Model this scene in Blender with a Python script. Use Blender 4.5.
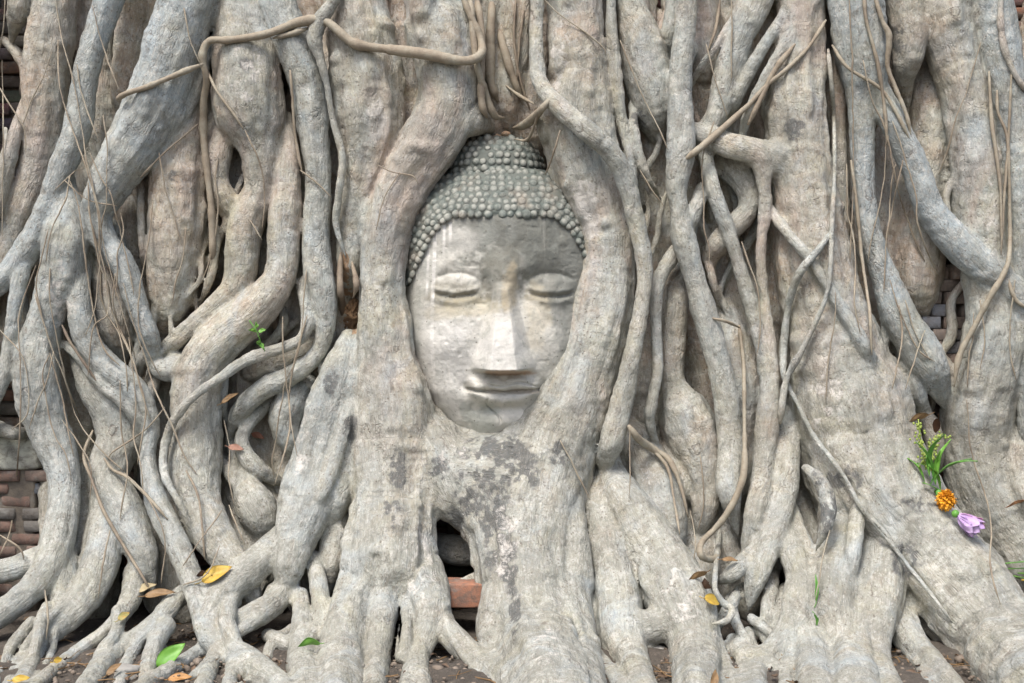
import bpy, math, random
import numpy as np
from mathutils import Vector, Matrix
random.seed(7); RNG = np.random.default_rng(7)
for o in list(bpy.data.objects): bpy.data.objects.remove(o)
SC = bpy.context.scene; COL = SC.collection

# ---------------------------------------------------------------- camera, sky, sun, exposure
F = 1200.0; D0 = 3.0; ZC = 0.70; U = D0 / F          # pixels, metres to the wall side, eye height, metres per pixel there
cd = bpy.data.cameras.new('camera'); cam = bpy.data.objects.new('camera', cd); COL.objects.link(cam)
cam.location = (0, -D0, ZC); cam.rotation_euler = (math.radians(90), 0, 0)
cd.sensor_width = 36; cd.lens = 36 * F / 1024; cd.clip_start = 0.05; cd.clip_end = 200
SC.camera = cam
SUN_EL, SUN_AZ = 58, 205                              # high, in front of the roots and a little to the left
w = bpy.data.worlds.new('World'); SC.world = w; w.use_nodes = True
nt = w.node_tree; nt.nodes.clear()
sky = nt.nodes.new('ShaderNodeTexSky'); sky.sky_type = 'NISHITA'; sky.sun_disc = False
sky.sun_elevation = math.radians(SUN_EL); sky.sun_rotation = math.radians(SUN_AZ)
sky.air_density = 1.0; sky.dust_density = 4.0; sky.ozone_density = 0.4
bg = nt.nodes.new('ShaderNodeBackground'); bg.inputs['Strength'].default_value = 0.12
wo = nt.nodes.new('ShaderNodeOutputWorld')
nt.links.new(sky.outputs[0], bg.inputs[0]); nt.links.new(bg.outputs[0], wo.inputs[0])
sl = bpy.data.lights.new('sun', 'SUN'); sl.energy = 1.5; sl.angle = math.radians(18); sl.color = (1.0, 0.975, 0.94)
so = bpy.data.objects.new('sun', sl); COL.objects.link(so)
el, az = math.radians(SUN_EL), math.radians(SUN_AZ)
sd = Vector((math.sin(az) * math.cos(el), math.cos(az) * math.cos(el), math.sin(el)))
so.rotation_euler = sd.to_track_quat('Z', 'Y').to_euler(); so.location = (-1, -3, 4)
vs = SC.view_settings
SC.display_settings.display_device = 'sRGB'; vs.view_transform = 'Standard'; vs.look = 'None'; vs.gamma = 1; vs.use_curve_mapping = False
vs.exposure = 1.03
SC.cycles.max_bounces = 5; SC.cycles.diffuse_bounces = 4; SC.cycles.glossy_bounces = 2; SC.cycles.transmission_bounces = 2

# ---------------------------------------------------------------- helpers
def tag(o, label=None, cat=None, group=None, kind=None):
    if label: o['label'] = label
    if cat: o['category'] = cat
    if group: o['group'] = group
    if kind: o['kind'] = kind
    return o
def link(name, me, mat=None, parent=None):
    o = bpy.data.objects.new(name, me); COL.objects.link(o)
    if mat and me: me.materials.append(mat)
    if parent: o.parent = parent
    return o
def empty(name, loc=(0, 0, 0)):
    o = bpy.data.objects.new(name, None); COL.objects.link(o); o.location = loc; o.empty_display_size = 0.05
    return o
def np_mesh(name, V, Q, smooth=True, normals=None):
    me = bpy.data.meshes.new(name); V = np.asarray(V, np.float32); Q = np.asarray(Q, np.int32)
    n, k = Q.shape
    me.vertices.add(len(V)); me.vertices.foreach_set('co', V.ravel())
    me.loops.add(n * k); me.loops.foreach_set('vertex_index', Q.ravel())
    me.polygons.add(n); me.polygons.foreach_set('loop_start', np.arange(0, n * k, k, dtype=np.int32))
    me.update(calc_edges=True)
    me.polygons.foreach_set('use_smooth', np.full(n, smooth)); 
    if normals is not None: me.normals_split_custom_set_from_vertices(normals.tolist())
    return me
def attr(me, name, A, kind=None):
    A = np.asarray(A, np.float32)
    if A.ndim == 1: a = me.attributes.new(name, 'FLOAT', 'POINT'); a.data.foreach_set('value', A)
    elif kind == 'col':
        a = me.attributes.new(name, 'FLOAT_COLOR', 'POINT'); a.data.foreach_set('color', np.hstack([A, np.ones((len(A), 1), np.float32)]).astype(np.float32).ravel())
    else: a = me.attributes.new(name, 'FLOAT_VECTOR', 'POINT'); a.data.foreach_set('vector', A.ravel())
_P = RNG.random((32, 32, 32)).astype(np.float32) * 2 - 1
def vnoise(P):                                        # value noise in [-1, 1]
    P = np.asarray(P, np.float32); I = np.floor(P).astype(np.int32); f = P - I; f = f * f * (3 - 2 * f)
    r = 0
    for a in (0, 1):
        wa = f[:, 0] if a else 1 - f[:, 0]
        for b in (0, 1):
            wb = f[:, 1] if b else 1 - f[:, 1]
            for c in (0, 1):
                wc = f[:, 2] if c else 1 - f[:, 2]
                r = r + _P[(I[:, 0] + a) & 31, (I[:, 1] + b) & 31, (I[:, 2] + c) & 31] * wa * wb * wc
    return r
def sst(a, b, x):
    t = np.clip((x - a) / (b - a), 0, 1); return t * t * (3 - 2 * t)
def world(px, py, d):                                 # photo point + distance in front of the wall side -> metres
    t = D0 - d * U
    return np.array([(px - 512) / F * t, -D0 + t, ZC - (py - 341.5) / F * t])
def ramp(py):                                         # the whole foot of the tree flares forward
    return 150 * np.clip((py - 430) / 253, 0, 1.3) ** 1.4

def catmull(P, step):
    P = np.asarray(P, float); P = np.vstack([2 * P[0] - P[1], P, 2 * P[-1] - P[-2]])
    out = []
    for i in range(1, len(P) - 2):
        a, b, c, d = P[i - 1:i + 3]
        n = max(2, int(np.linalg.norm((c - b)[:3]) / step) + 1)
        for t in np.arange(n) / n:
            out.append(0.5 * ((2 * b) + (c - a) * t + (2 * a - 5 * b + 4 * c - d) * t * t + (3 * b - a - 3 * c + d) * t ** 3))
    out.append(P[-2]); return np.array(out)
def frames(C):
    T = np.gradient(C, axis=0); T /= np.linalg.norm(T, axis=1)[:, None] + 1e-9
    N = np.zeros_like(C); n = np.cross(T[0], [0.3, 1, 0.1]); N[0] = n / np.linalg.norm(n)
    for i in range(1, len(C)):
        n = N[i - 1] - T[i] * np.dot(N[i - 1], T[i]); N[i] = n / (np.linalg.norm(n) + 1e-9)
    return T, N, np.cross(T, N)

# ---------------------------------------------------------------- materials
def mat(name):
    m = bpy.data.materials.new(name); m.use_nodes = True; n = m.node_tree; n.nodes.clear()
    out = n.nodes.new('ShaderNodeOutputMaterial'); b = n.nodes.new('ShaderNodeBsdfPrincipled')
    n.links.new(b.outputs[0], out.inputs[0]); return m, n, b
class NB:
    def __init__(s, n): s.n = n
    def new(s, t, **k):
        x = s.n.nodes.new(t)
        for a, v in k.items(): setattr(x, a, v)
        return x
    def L(s, a, b): s.n.links.new(a, b)
    def at(s, name): return s.new('ShaderNodeAttribute', attribute_name=name)
    def mapv(s, v, sc, loc=(0, 0, 0)):
        m = s.new('ShaderNodeMapping'); m.inputs['Scale'].default_value = sc; m.inputs['Location'].default_value = loc; s.L(v, m.inputs[0]); return m.outputs[0]
    def noise(s, v, sc, det=4, rough=.55, dist=0):
        m = s.new('ShaderNodeTexNoise'); s.L(v, m.inputs['Vector']); m.inputs['Scale'].default_value = sc
        m.inputs['Detail'].default_value = det; m.inputs['Roughness'].default_value = rough; m.inputs['Distortion'].default_value = dist; return m.outputs[0]
    def ramp(s, f, a, b, va=0, vb=1):
        m = s.new('ShaderNodeMapRange'); s.L(f, m.inputs[0])
        m.inputs[1].default_value = a; m.inputs[2].default_value = b; m.inputs[3].default_value = va; m.inputs[4].default_value = vb; return m.outputs[0]
    def math(s, op, a, b=None):
        m = s.new('ShaderNodeMath', operation=op)
        for i, v in enumerate((a, b)):
            if v is None: continue
            if isinstance(v, (int, float)): m.inputs[i].default_value = v
            else: s.L(v, m.inputs[i])
        return m.outputs[0]
    def mix(s, f, a, b, mode='MIX'):
        m = s.new('ShaderNodeMix', data_type='RGBA', blend_type=mode)
        for i, v in ((0, f), (6, a), (7, b)):
            if isinstance(v, (int, float)): m.inputs[i].default_value = v
            elif isinstance(v, tuple): m.inputs[i].default_value = (*v, 1)
            else: s.L(v, m.inputs[i])
        return m.outputs[2]
    def bump(s, h, strength, dist, prev=None):
        m = s.new('ShaderNodeBump'); m.inputs['Strength'].default_value = strength; m.inputs['Distance'].default_value = dist
        s.L(h, m.inputs['Height'])
        if prev: s.L(prev, m.inputs['Normal'])
        return m.outputs[0]

def bark_material():
    m, n, b = mat('fig_bark'); B = NB(n)
    obj = B.new('ShaderNodeTexCoord').outputs['Object']; flow = B.at('flow').outputs['Vector']
    tone = B.at('tone').outputs['Fac']; dark = B.at('dark').outputs['Fac']; pale = B.at('pale').outputs['Fac']; rust = B.at('rust').outputs['Fac']
    big = B.noise(obj, 5.0, 4, .6, .4); med = B.noise(obj, 19.0, 5, .65, .3); fine = B.noise(obj, 150.0, 4, .75); grit = B.noise(B.mapv(flow, (1, 1, .45)), 330.0, 3, .8)
    t = B.math('ADD', tone, B.ramp(big, .3, .7, -.22, .3))
    t = B.math('ADD', t, B.ramp(med, .3, .7, -.18, .18))
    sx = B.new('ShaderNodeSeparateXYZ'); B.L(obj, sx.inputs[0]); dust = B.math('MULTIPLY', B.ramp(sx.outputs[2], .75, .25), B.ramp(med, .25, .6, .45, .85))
    cr = B.new('ShaderNodeValToRGB'); e = cr.color_ramp.elements
    e[0].position = 0; e[0].color = (.28, .215, .155, 1); e[1].position = 1; e[1].color = (.335, .385, .395, 1)
    for p, c in ((.20, (.44, .350, .262, 1)), (.46, (.455, .435, .350, 1)), (.72, (.41, .435, .395, 1))): x = e.new(p); x.color = c
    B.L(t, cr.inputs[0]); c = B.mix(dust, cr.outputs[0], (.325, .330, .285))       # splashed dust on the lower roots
    st = B.noise(B.mapv(flow, (90, 90, 7)), 1.0, 5, .7, .6)          # long streaks down the root
    c = B.mix(B.ramp(st, .52, .70, 0, .42), c, (.20, .155, .115))
    c = B.mix(B.ramp(st, .32, .48, .5, 0), c, (.62, .60, .54))
    li = B.noise(obj, 46.0, 5, .8, .8)                               # lichen crust: pale and dark flecks
    c = B.mix(B.ramp(li, .51, .60, 0, .6), c, (.64, .63, .58))
    li2 = B.noise(B.mapv(obj, (1, 1, .7), (3, 5, 1)), 34.0, 5, .8, .6)
    c = B.mix(B.ramp(li2, .52, .64, 0, .62), c, (.155, .148, .125))
    bl = B.noise(B.mapv(obj, (1, 1, .6), (7, 1, 9)), 8.5, 6, .65, 1.0)
    c = B.mix(B.ramp(bl, .49, .68, 0, .48), c, (.41, .485, .53))
    pk = B.noise(B.mapv(obj, (1, 1, .5), (11, 3, 2)), 6.5, 5, .6, .8)
    c = B.mix(B.math('MULTIPLY', B.ramp(pk, .48, .66, 0, .55), B.math('MULTIPLY', B.ramp(tone, .45, .75, 1, 0), B.ramp(sx.outputs[2], .35, .75))), c, (.46, .335, .275))
    gr = B.noise(B.mapv(obj, (1, 1, .8), (2, 8, 4)), 6.0, 6, .7, .8)
    c = B.mix(B.ramp(gr, .52, .72, 0, .45), c, (.36, .335, .20))
    vb = B.noise(B.mapv(obj, (1, 1, .5), (4, 4, 8)), 9.0, 5, .7, .5)
    c = B.mix(B.ramp(vb, .40, .64, .0, .62), c, (.215, .215, .185))
    wr = B.noise(B.mapv(flow, (16, 16, 190)), 1.0, 3, .6, 1.6)      # broken transverse wrinkles
    wm = B.noise(obj, 11.0, 4, .6)
    wrm = B.math('MULTIPLY', B.ramp(wr, .60, .67), B.math('MULTIPLY', B.ramp(wm, .50, .64), B.ramp(tone, .40, .62, 1, .25)))
    c = B.mix(B.math('MULTIPLY', wrm, .42), c, (.12, .085, .06))
    vc = B.new('ShaderNodeTexVoronoi', feature='DISTANCE_TO_EDGE'); vc.inputs['Scale'].default_value = 1.0; vc.inputs['Randomness'].default_value = 1
    wv = B.new('ShaderNodeVectorMath', operation='ADD'); nz = B.new('ShaderNodeTexNoise'); nz.inputs['Scale'].default_value = 40; nz.inputs['Detail'].default_value = 3; B.L(obj, nz.inputs['Vector'])
    sc = B.new('ShaderNodeVectorMath', operation='SCALE'); sc.inputs['Scale'].default_value = 1.4; B.L(nz.outputs['Color'], sc.inputs[0])
    B.L(B.mapv(flow, (58, 58, 20)), wv.inputs[0]); B.L(sc.outputs[0], wv.inputs[1]); B.L(wv.outputs[0], vc.inputs['Vector'])
    ck = B.math('MULTIPLY', B.ramp(vc.outputs['Distance'], .02, .10, 1, 0), B.ramp(B.noise(obj, 13.0, 4, .6), .55, .66))
    c = B.mix(B.math('MULTIPLY', ck, .3), c, (.10, .075, .055))
    rv = B.new('ShaderNodeTexVoronoi'); rv.inputs['Scale'].default_value = 1; B.L(B.mapv(flow, (13, 13, 9)), rv.inputs['Vector'])     # old branch scars: broken oval rings
    rg = B.math('MULTIPLY', B.ramp(B.math('ABSOLUTE', B.math('SUBTRACT', B.math('ADD', rv.outputs['Distance'], B.ramp(med, .3, .7, -.08, .08)), .17)), .0, .035, 1, 0), B.ramp(B.noise(obj, 8.0, 3), .55, .62))
    c = B.mix(B.math('MULTIPLY', rg, .6), c, (.13, .10, .08))
    sp = B.new('ShaderNodeTexVoronoi'); sp.inputs['Scale'].default_value = 95; B.L(obj, sp.inputs['Vector'])
    spk = B.math('MULTIPLY', B.ramp(sp.outputs['Distance'], .14, .26, 1, 0), B.ramp(B.noise(obj, 24.0, 2), .48, .58))
    c = B.mix(B.math('MULTIPLY', spk, .65), c, (.11, .085, .065))
    rag = B.ramp(li, .35, .65, -.3, .3)
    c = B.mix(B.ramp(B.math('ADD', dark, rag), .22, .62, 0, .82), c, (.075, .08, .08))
    c = B.mix(B.ramp(B.math('ADD', pale, rag), .40, .75, 0, .8), c, (.62, .59, .54))
    c = B.mix(B.ramp(B.math('ADD', rust, rag), .45, .65, 0, .85), c, (.30, .17, .08))
    c = B.mix(B.ramp(fine, .44, .66, 0, .32), c, (.22, .19, .16))
    c = B.mix(B.ramp(grit, .57, .68, 0, .35), c, (.12, .10, .08)); c = B.mix(B.ramp(grit, .30, .43, .45, 0), c, (.70, .68, .64))
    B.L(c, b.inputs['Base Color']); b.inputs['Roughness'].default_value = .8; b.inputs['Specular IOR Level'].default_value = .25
    crk = B.noise(B.mapv(flow, (50, 50, 16)), 1.0, 4, .75, 1.2)
    h = B.math('MULTIPLY', B.ramp(crk, .3, .7), .0060)
    h = B.math('ADD', h, B.math('MULTIPLY', B.noise(obj, 60.0, 5, .75), .0034))
    h = B.math('ADD', h, B.math('MULTIPLY', B.noise(B.mapv(flow, (30, 30, 75)), 1.0, 3, .7, .9), .0018))
    h = B.math('SUBTRACT', h, B.math('MULTIPLY', wrm, .0022))
    h = B.math('SUBTRACT', h, B.math('MULTIPLY', ck, .0035))
    h = B.math('SUBTRACT', h, B.math('MULTIPLY', rg, .0030))
    h = B.math('ADD', h, B.math('MULTIPLY', vb, .0080))
    h = B.math('ADD', h, B.math('MULTIPLY', grit, .0010))
    B.L(B.bump(h, .62, 1.0), b.inputs['Normal']); return m
def plain(name, c1, c2, sc=40, rough=.7, bump=.3, bd=.003, tr=0, sss=0):
    m, n, b = mat(name); B = NB(n); obj = B.new('ShaderNodeTexCoord').outputs['Object']
    f = B.noise(obj, sc, 5, .65, .4)
    B.L(B.mix(B.ramp(f, .3, .7), c1, c2), b.inputs['Base Color']); b.inputs['Roughness'].default_value = rough
    if tr: b.inputs['Subsurface Weight'].default_value = tr; b.inputs['Subsurface Radius'].default_value = (.004, .004, .002)
    B.L(B.bump(B.noise(obj, sc * 3, 5, .7), bump, bd), b.inputs['Normal']); return m
def vine_material():
    m, n, b = mat('vine_bark'); B = NB(n); obj = B.new('ShaderNodeTexCoord').outputs['Object']; tone = B.at('tone').outputs['Fac']
    f = B.math('ADD', tone, B.ramp(B.noise(obj, 16, 5, .7), .3, .7, -.3, .3))
    cr = B.new('ShaderNodeValToRGB'); e = cr.color_ramp.elements
    e[0].position = 0; e[0].color = (.15, .115, .085, 1); e[1].position = 1; e[1].color = (.33, .34, .30, 1)
    for p, c in ((.35, (.27, .225, .165, 1)), (.65, (.33, .30, .23, 1))): x = e.new(p); x.color = c
    B.L(f, cr.inputs[0]); c = B.mix(B.ramp(B.noise(obj, 110, 4, .7), .5, .7, 0, .5), cr.outputs[0], (.16, .12, .08))
    B.L(c, b.inputs['Base Color']); b.inputs['Roughness'].default_value = .75
    B.L(B.bump(B.noise(obj, 150, 4, .7), .5, .002), b.inputs['Normal']); return m
def stone_material():
    m, n, b = mat('weathered_stone'); B = NB(n); obj = B.new('ShaderNodeTexCoord').outputs['Object']
    col = B.at('paint').outputs['Color']
    n1 = B.noise(obj, 22, 6, .7, .6); n2 = B.noise(obj, 90, 5, .75); n3 = B.noise(B.mapv(obj, (30, 30, 4)), 1, 5, .65, .3)
    c = B.mix(B.ramp(n1, .50, .66, 0, .5), col, (.27, .28, .25))
    c = B.mix(B.ramp(n3, .55, .72, 0, .2), c, (.62, .60, .55))
    c = B.mix(B.ramp(n2, .56, .74, 0, .4), c, (.21, .20, .17))
    v = B.new('ShaderNodeTexVoronoi'); v.inputs['Scale'].default_value = 60; B.L(obj, v.inputs['Vector'])
    c = B.mix(B.math('MULTIPLY', B.ramp(v.outputs['Distance'], .08, .16, .7, 0), B.ramp(n1, .45, .55)), c, (.12, .11, .09))
    B.L(c, b.inputs['Base Color']); b.inputs['Roughness'].default_value = .92; b.inputs['Specular IOR Level'].default_value = .1
    h = B.bump(n1, .4, .005); h = B.bump(n2, .8, .003, h); B.L(h, b.inputs['Normal']); return m
def brick_material():
    m, n, b = mat('old_brick'); B = NB(n); obj = B.new('ShaderNodeTexCoord').outputs['Object']; col = B.at('paint').outputs['Color']
    c = B.mix(B.ramp(B.noise(obj, 35, 6, .7, .5), .42, .62, 0, .8), col, (.12, .105, .09))
    c = B.mix(B.ramp(B.noise(obj, 18, 5, .7), .55, .7, 0, .5), c, (.33, .33, .31))
    B.L(c, b.inputs['Base Color']); b.inputs['Roughness'].default_value = .9
    h = B.bump(B.noise(obj, 60, 6, .75), .7, .006); B.L(h, b.inputs['Normal']); return m
def soil_material():
    m, n, b = mat('soil'); B = NB(n); obj = B.new('ShaderNodeTexCoord').outputs['Object']
    f = B.noise(obj, 14, 7, .75, .3); g = B.noise(obj, 90, 5, .75)
    c = B.mix(B.ramp(f, .3, .7), (.060, .050, .041), (.14, .12, .098)); c = B.mix(B.ramp(g, .55, .7, 0, .6), c, (.26, .22, .18))
    B.L(c, b.inputs['Base Color']); b.inputs['Roughness'].default_value = .95
    h = B.bump(g, .9, .008, B.bump(f, .8, .02)); B.L(h, b.inputs['Normal']); return m
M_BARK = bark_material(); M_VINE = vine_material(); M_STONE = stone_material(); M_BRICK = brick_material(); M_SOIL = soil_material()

# ---------------------------------------------------------------- the roots, traced as centre lines: (px, py, radius, depth offset)
# S(name, tone, blend, points, depth): tone 0 warm tan .. 1 blue-grey; blend = fusing radius in metres
ST = []
def S(name, tone, k, pts, d=0.0):
    P = [(p[0], p[1], p[2], (p[3] if len(p) > 3 else 0) + d) for p in pts]
    if P[0][1] <= 3:                                  # goes on up out of the frame
        x, y, r, dd = P[0]; x1, y1 = P[1][:2]; s = (x - x1) / max(y1 - y, 1)
        s = max(-.6, min(.6, s)); P.insert(0, (x + s * 110, y - 130, r, dd)); P.insert(0, (x + s * 170, y - 300, r, dd))
    ST.append(dict(name='thin_root' if name == 'root' and np.mean([p[2] for p in pts]) < 10.5 else name, tone=tone, k=k * .62, P=P, top=pts[0][1] <= 3))
R_, T_ = 'root', 'trunk_column'
# --- left
S(T_, .30, .012, [(56,0,24),(51,37,27),(46,75,25),(45,112,23),(38,161,19),(22,206,19),(8,245,18),(-10,300,18)], -14)
S(R_, .95, .010, [(109,0,16),(98,35,15),(86,75,14),(78,127,15),(61,169,14),(45,210,13),(30,245,15),(8,275,14),(-15,292,14),(-60,330,15)], 14)
S(R_, .85, .010, [(34,235,9),(24,262,9),(17,295,9),(11,332,8),(4,378,8),(-10,410,8),(-20,470,9)], 20)
S(R_, .90, .012, [(189,0,31),(174,50,32),(155,105,32),(130,150,28),(108,187,21),(96,215,15),(104,240,14),(124,266,14),(138,310,11),(152,345,10),(150,378,8)], 16)
S(R_, .70, .006, [(205,30,10),(195,85,11),(177,125,10),(155,160,9),(143,178,6)], 10)
S(T_, .88, .020, [(68,172,6),(68,205,15),(68,240,25),(62,276,24),(47,314,20),(39,351,22),(38,389,25),(48,426,22),(62,464,18),(64,502,17),(57,540,18),(46,572,18),(22,598,15),(-12,622,15),(-60,650,15)], 14)
S(R_, .85, .015, [(52,556,15),(20,566,14),(-10,574,13),(-60,590,14)], 8)
S(R_, .70, .015, [(66,548,13),(64,585,14),(56,610,10)], 2)
S(R_, .85, .012, [(80,250,14),(79,295,13),(87,340,15),(109,368,15),(137,393,15),(151,424,11),(147,460,10),(155,500,13),(174,538,14),(190,575,12),(200,612,10),(206,640,8)], 20)
S(R_, .70, .006, [(66,345,6),(84,362,7),(102,384,8),(127,404,8),(141,432,7),(140,458,5)], 24)
S(R_, .80, .008, [(28,400,6),(34,420,7),(40,448,6),(46,475,4)], 26)
S(R_, .35, .010, [(102,225,14),(108,262,19),(112,300,22),(118,340,22),(124,370,18)], -12)
S(R_, .65, .015, [(78,340,12),(94,385,18),(113,412,23),(119,445,23),(108,478,20),(124,512,20),(142,552,17),(152,590,14)], 2)
S(R_, .60, .015, [(106,500,18),(104,545,20),(95,580,20),(76,610,16),(47,637,12),(30,665,9),(16,695,9)], 4)
S(R_, .45, .008, [(88,455,14),(85,495,18),(85,540,21),(82,590,18)], -28)
S(R_, .55, .012, [(136,572,14),(130,600,11),(112,626,8),(80,650,8),(45,678,9),(20,700,9)], 6)
S(R_, .60, .010, [(192,588,10),(176,600,12),(150,630,12),(112,655,13),(88,684,13),(70,710,13)], 8)
S(R_, .55, .008, [(218,640,9),(200,651,9),(172,669,10),(140,688,10),(110,710,10)], 10)
S(R_, .50, .008, [(154,626,6),(160,645,6),(170,662,6)], 0)
S(T_, .30, .010, [(205,55,14),(196,95,16),(184,130,25),(179,170,31),(179,215,33),(177,250,31),(174,285,24),(168,320,16),(164,345,11)], -10)
S(T_, .45, .016, [(238,0,26),(243,25,30),(248,75,35),(249,108,36),(258,138,25),(262,165,20),(259,190,18),(246,220,20),(242,250,19),(240,278,17),(224,300,14),(192,326,10),(162,354,10),(152,378,8)], 0)
S(R_, .35, .012, [(226,110,16),(219,150,14),(217,182,12),(232,212,15),(240,232,12)], -2)
S(R_, .45, .012, [(286,118,8),(289,150,10),(288,178,14),(286,212,17),(284,244,17),(280,278,18),(258,308,22),(226,336,24),(205,360,25),(196,390,25),(195,425,26),(195,462,28),(197,498,24),(209,530,22),(228,558,18),(248,588,15),(262,612,10)], 6)
S(R_, .50, .014, [(156,362,10),(166,372,13),(184,362,16)], 4)
S(R_, .75, .006, [(276,0,19),(284,22,20),(296,50,20),(308,78,19),(313,120,17),(318,169,14),(316,225,14),(316,255,15),(319,284,17),(325,314,13),(321,348,9),(296,373,11),(264,389,12),(238,414,10),(228,440,7)], 6)
S(R_, .60, .006, [(306,285,11),(309,315,9),(304,336,7),(286,347,7),(249,359,7,6),(222,377,6,22),(194,396,5.5,28),(176,417,5.5,24),(166,440,5.5,16),(163,464,5.5,18),(168,484,5,22),(185,513,4.5,20),(198,548,4,18)], 16)
S(R_, .45, .010, [(318,345,12),(284,360,15),(254,372,15),(240,380,10)], -14)
S(R_, .85, .010, [(305,386,14),(290,404,18),(284,425,16),(293,448,14),(300,466,10)], -6)
S(R_, .60, .008, [(272,398,8),(254,416,8),(242,434,8),(243,452,10),(258,470,11),(284,484,12)], -2)
S(R_, .55, .012, [(232,440,8),(240,470,10),(252,500,20),(262,518,24),(266,545,18)], -12)
S(R_, .45, .006, [(276,300,5),(286,318,6),(276,336,5),(262,350,5)], -12)
S(R_, .40, .006, [(300,318,5),(284,330,6),(268,344,6),(246,352,5)], -16)
S(R_, .40, .006, [(222,460,6),(234,482,6),(250,500,6)], -8)
S(R_, .40, .006, [(248,395,5),(262,402,6),(280,410,6)], -24)
# foot between the left cluster and the centre
S(R_, .80, .016, [(349,338,10),(342,362,16),(331,395,21),(321,437,26),(315,470,30),(305,508,30),(293,545,22),(288,575,17),(292,604,10)], 14)
S(R_, .75, .010, [(360,335,8),(354,372,14),(348,415,19),(342,460,20),(330,505,20),(312,540,16)], 12)
S(R_, .55, .015, [(296,530,18),(270,553,18),(238,580,18),(216,600,19),(208,626,16),(224,648,15),(252,668,18),(288,692,14),(310,720,14)], 14)
S(R_, .50, .010, [(214,630,9),(216,652,9),(206,676,9),(196,705,9)], 18)
S(R_, .50, .012, [(288,585,14),(274,604,14),(248,618,14),(222,636,10),(208,650,8)], 8)
S(R_, .60, .010, [(312,556,8),(318,580,10),(322,610,10),(326,650,9)], 8)
S(R_, .55, .012, [(300,596,10),(302,628,13),(302,660,17),(308,692,18),(312,730,18)], 14)
S(R_, .45, .010, [(268,636,8),(286,644,9),(300,650,8)], 8)
S(R_, .40, .010, [(340,480,12),(336,524,15),(331,560,14),(328,595,10)], -8)
# --- left column of the head and the crown of the centre
S(T_, .42, .014, [(356,0,34),(362,50,38),(368,94,39),(371,131,37),(366,169,28),(356,206,19),(351,244,15),(350,280,13),(350,305,8)], -8)
S(T_, .42, .016, [(432,0,27),(440,30,34),(446,62,34),(448,95,32),(442,122,33),(428,148,32),(407,182,30),(391,220,27),(384,257,25),(383,295,26),(385,332,31),(387,370,35),(394,402,44),(394,450,47),(394,500,44),(390,540,48),(388,580,52),(390,606,48)], 8)
S(R_, .42, .020, [(444,108,30),(466,117,20),(484,125,11)], 8)
S(R_, .45, .006, [(424,0,16),(424,24,15),(420,44,9)], 28)
S(R_, .60, .010, [(374,178,8),(367,205,9),(364,240,9),(360,262,6)], 8)
S(R_, .55, .014, [(362,585,26),(347,622,25),(340,660,25),(338,700,24),(338,740,24)], 22)
S(R_, .50, .008, [(384,590,20),(380,630,16),(376,665,15),(374,700,15),(372,740,15)], 26)
S(R_, .45, .006, [(405,600,7),(407,622,6),(406,645,7),(401,660,7),(397,645,5),(399,625,5)], 34)
S(R_, .55, .014, [(418,575,28),(430,607,22),(425,637,14),(414,667,12),(404,698,12)], 22)
S(R_, .55, .012, [(428,600,20),(440,624,15),(467,652,14),(497,675,14),(530,702,13),(560,730,12)], 22)
S(R_, .45, .008, [(424,630,8),(421,648,9),(418,668,12),(424,700,12)], 30)
# --- central mass and right column of the head
S(T_, .48, .060, [(575,0,29),(577,37,30),(580,75,31),(577,112,38),(582,150,40),(592,187,37),(604,222,31),(608,257,29),(602,295,33),(594,332,36),(584,370,39),(571,407,43),(552,445,50),(540,490,50),(534,540,48),(531,577,48),(533,612,50),(540,645,50),(552,690,48),(560,740,48)], 8)
S(R_, .55, .070, [(424,446,30),(440,470,38),(466,478,42),(506,484,48),(535,505,48)], 2)
S(R_, .52, .030, [(424,424,22),(442,462,32),(462,508,27),(470,526,17)], 14)
S(R_, .55, .070, [(468,440,20),(486,480,34),(505,530,40),(515,580,40),(520,620,34)], 8)
S(R_, .55, .070, [(535,420,22),(528,470,36),(528,530,42)], 14)
S(R_, .25, .010, [(440,545,14),(462,552,15),(490,548,14)], -46)
S(R_, .50, .012, [(510,575,22),(498,612,22),(494,636,18),(497,656,10)], 20)
S(R_, .50, .010, [(522,600,20),(522,650,22),(530,700,22)], 30)
S(R_, .55, .010, [(560,590,30),(566,640,32),(576,700,34),(584,740,34)], 24)
S(R_, .55, .006, [(537,0,7.5,-8),(536,45,8,-6),(540,82,9,-2),(557,105,10.5,14),(587,131,11.5,22),(612,154,11,16),(628,187,10.5,8),(637,225,10,2),(644,257,10,0),(643,295,9),(633,351,10),(622,400,12),(611,440,13),(605,466,11,-16),(606,488,9,-36)], 38)
S(R_, .40, .010, [(556,100,14),(550,122,16),(556,145,14)], 16)
# --- right foot below the wrapping root
S(R_, .50, .020, [(606,450,12),(612,474,14),(622,498,22),(645,540,29),(669,577,32),(681,607,34),(694,645,28),(698,690,28),(700,740,28)], 10)
S(R_, .45, .014, [(606,470,10),(600,500,16),(609,545,22),(619,596,25),(622,637,25),(634,668,18),(648,700,16)], 8)
S(R_, .45, .020, [(620,625,20),(645,628,18),(675,618,20)], 12)
S(R_, .45, .012, [(704,620,14),(715,640,10),(727,667,8),(740,690,8)], 10)
S(R_, .40, .012, [(622,425,12),(642,455,24),(658,495,28),(668,538,22),(672,570,14)], -14)
S(R_, .45, .010, [(588,655,10),(606,668,10),(625,690,10)], 8)
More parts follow.
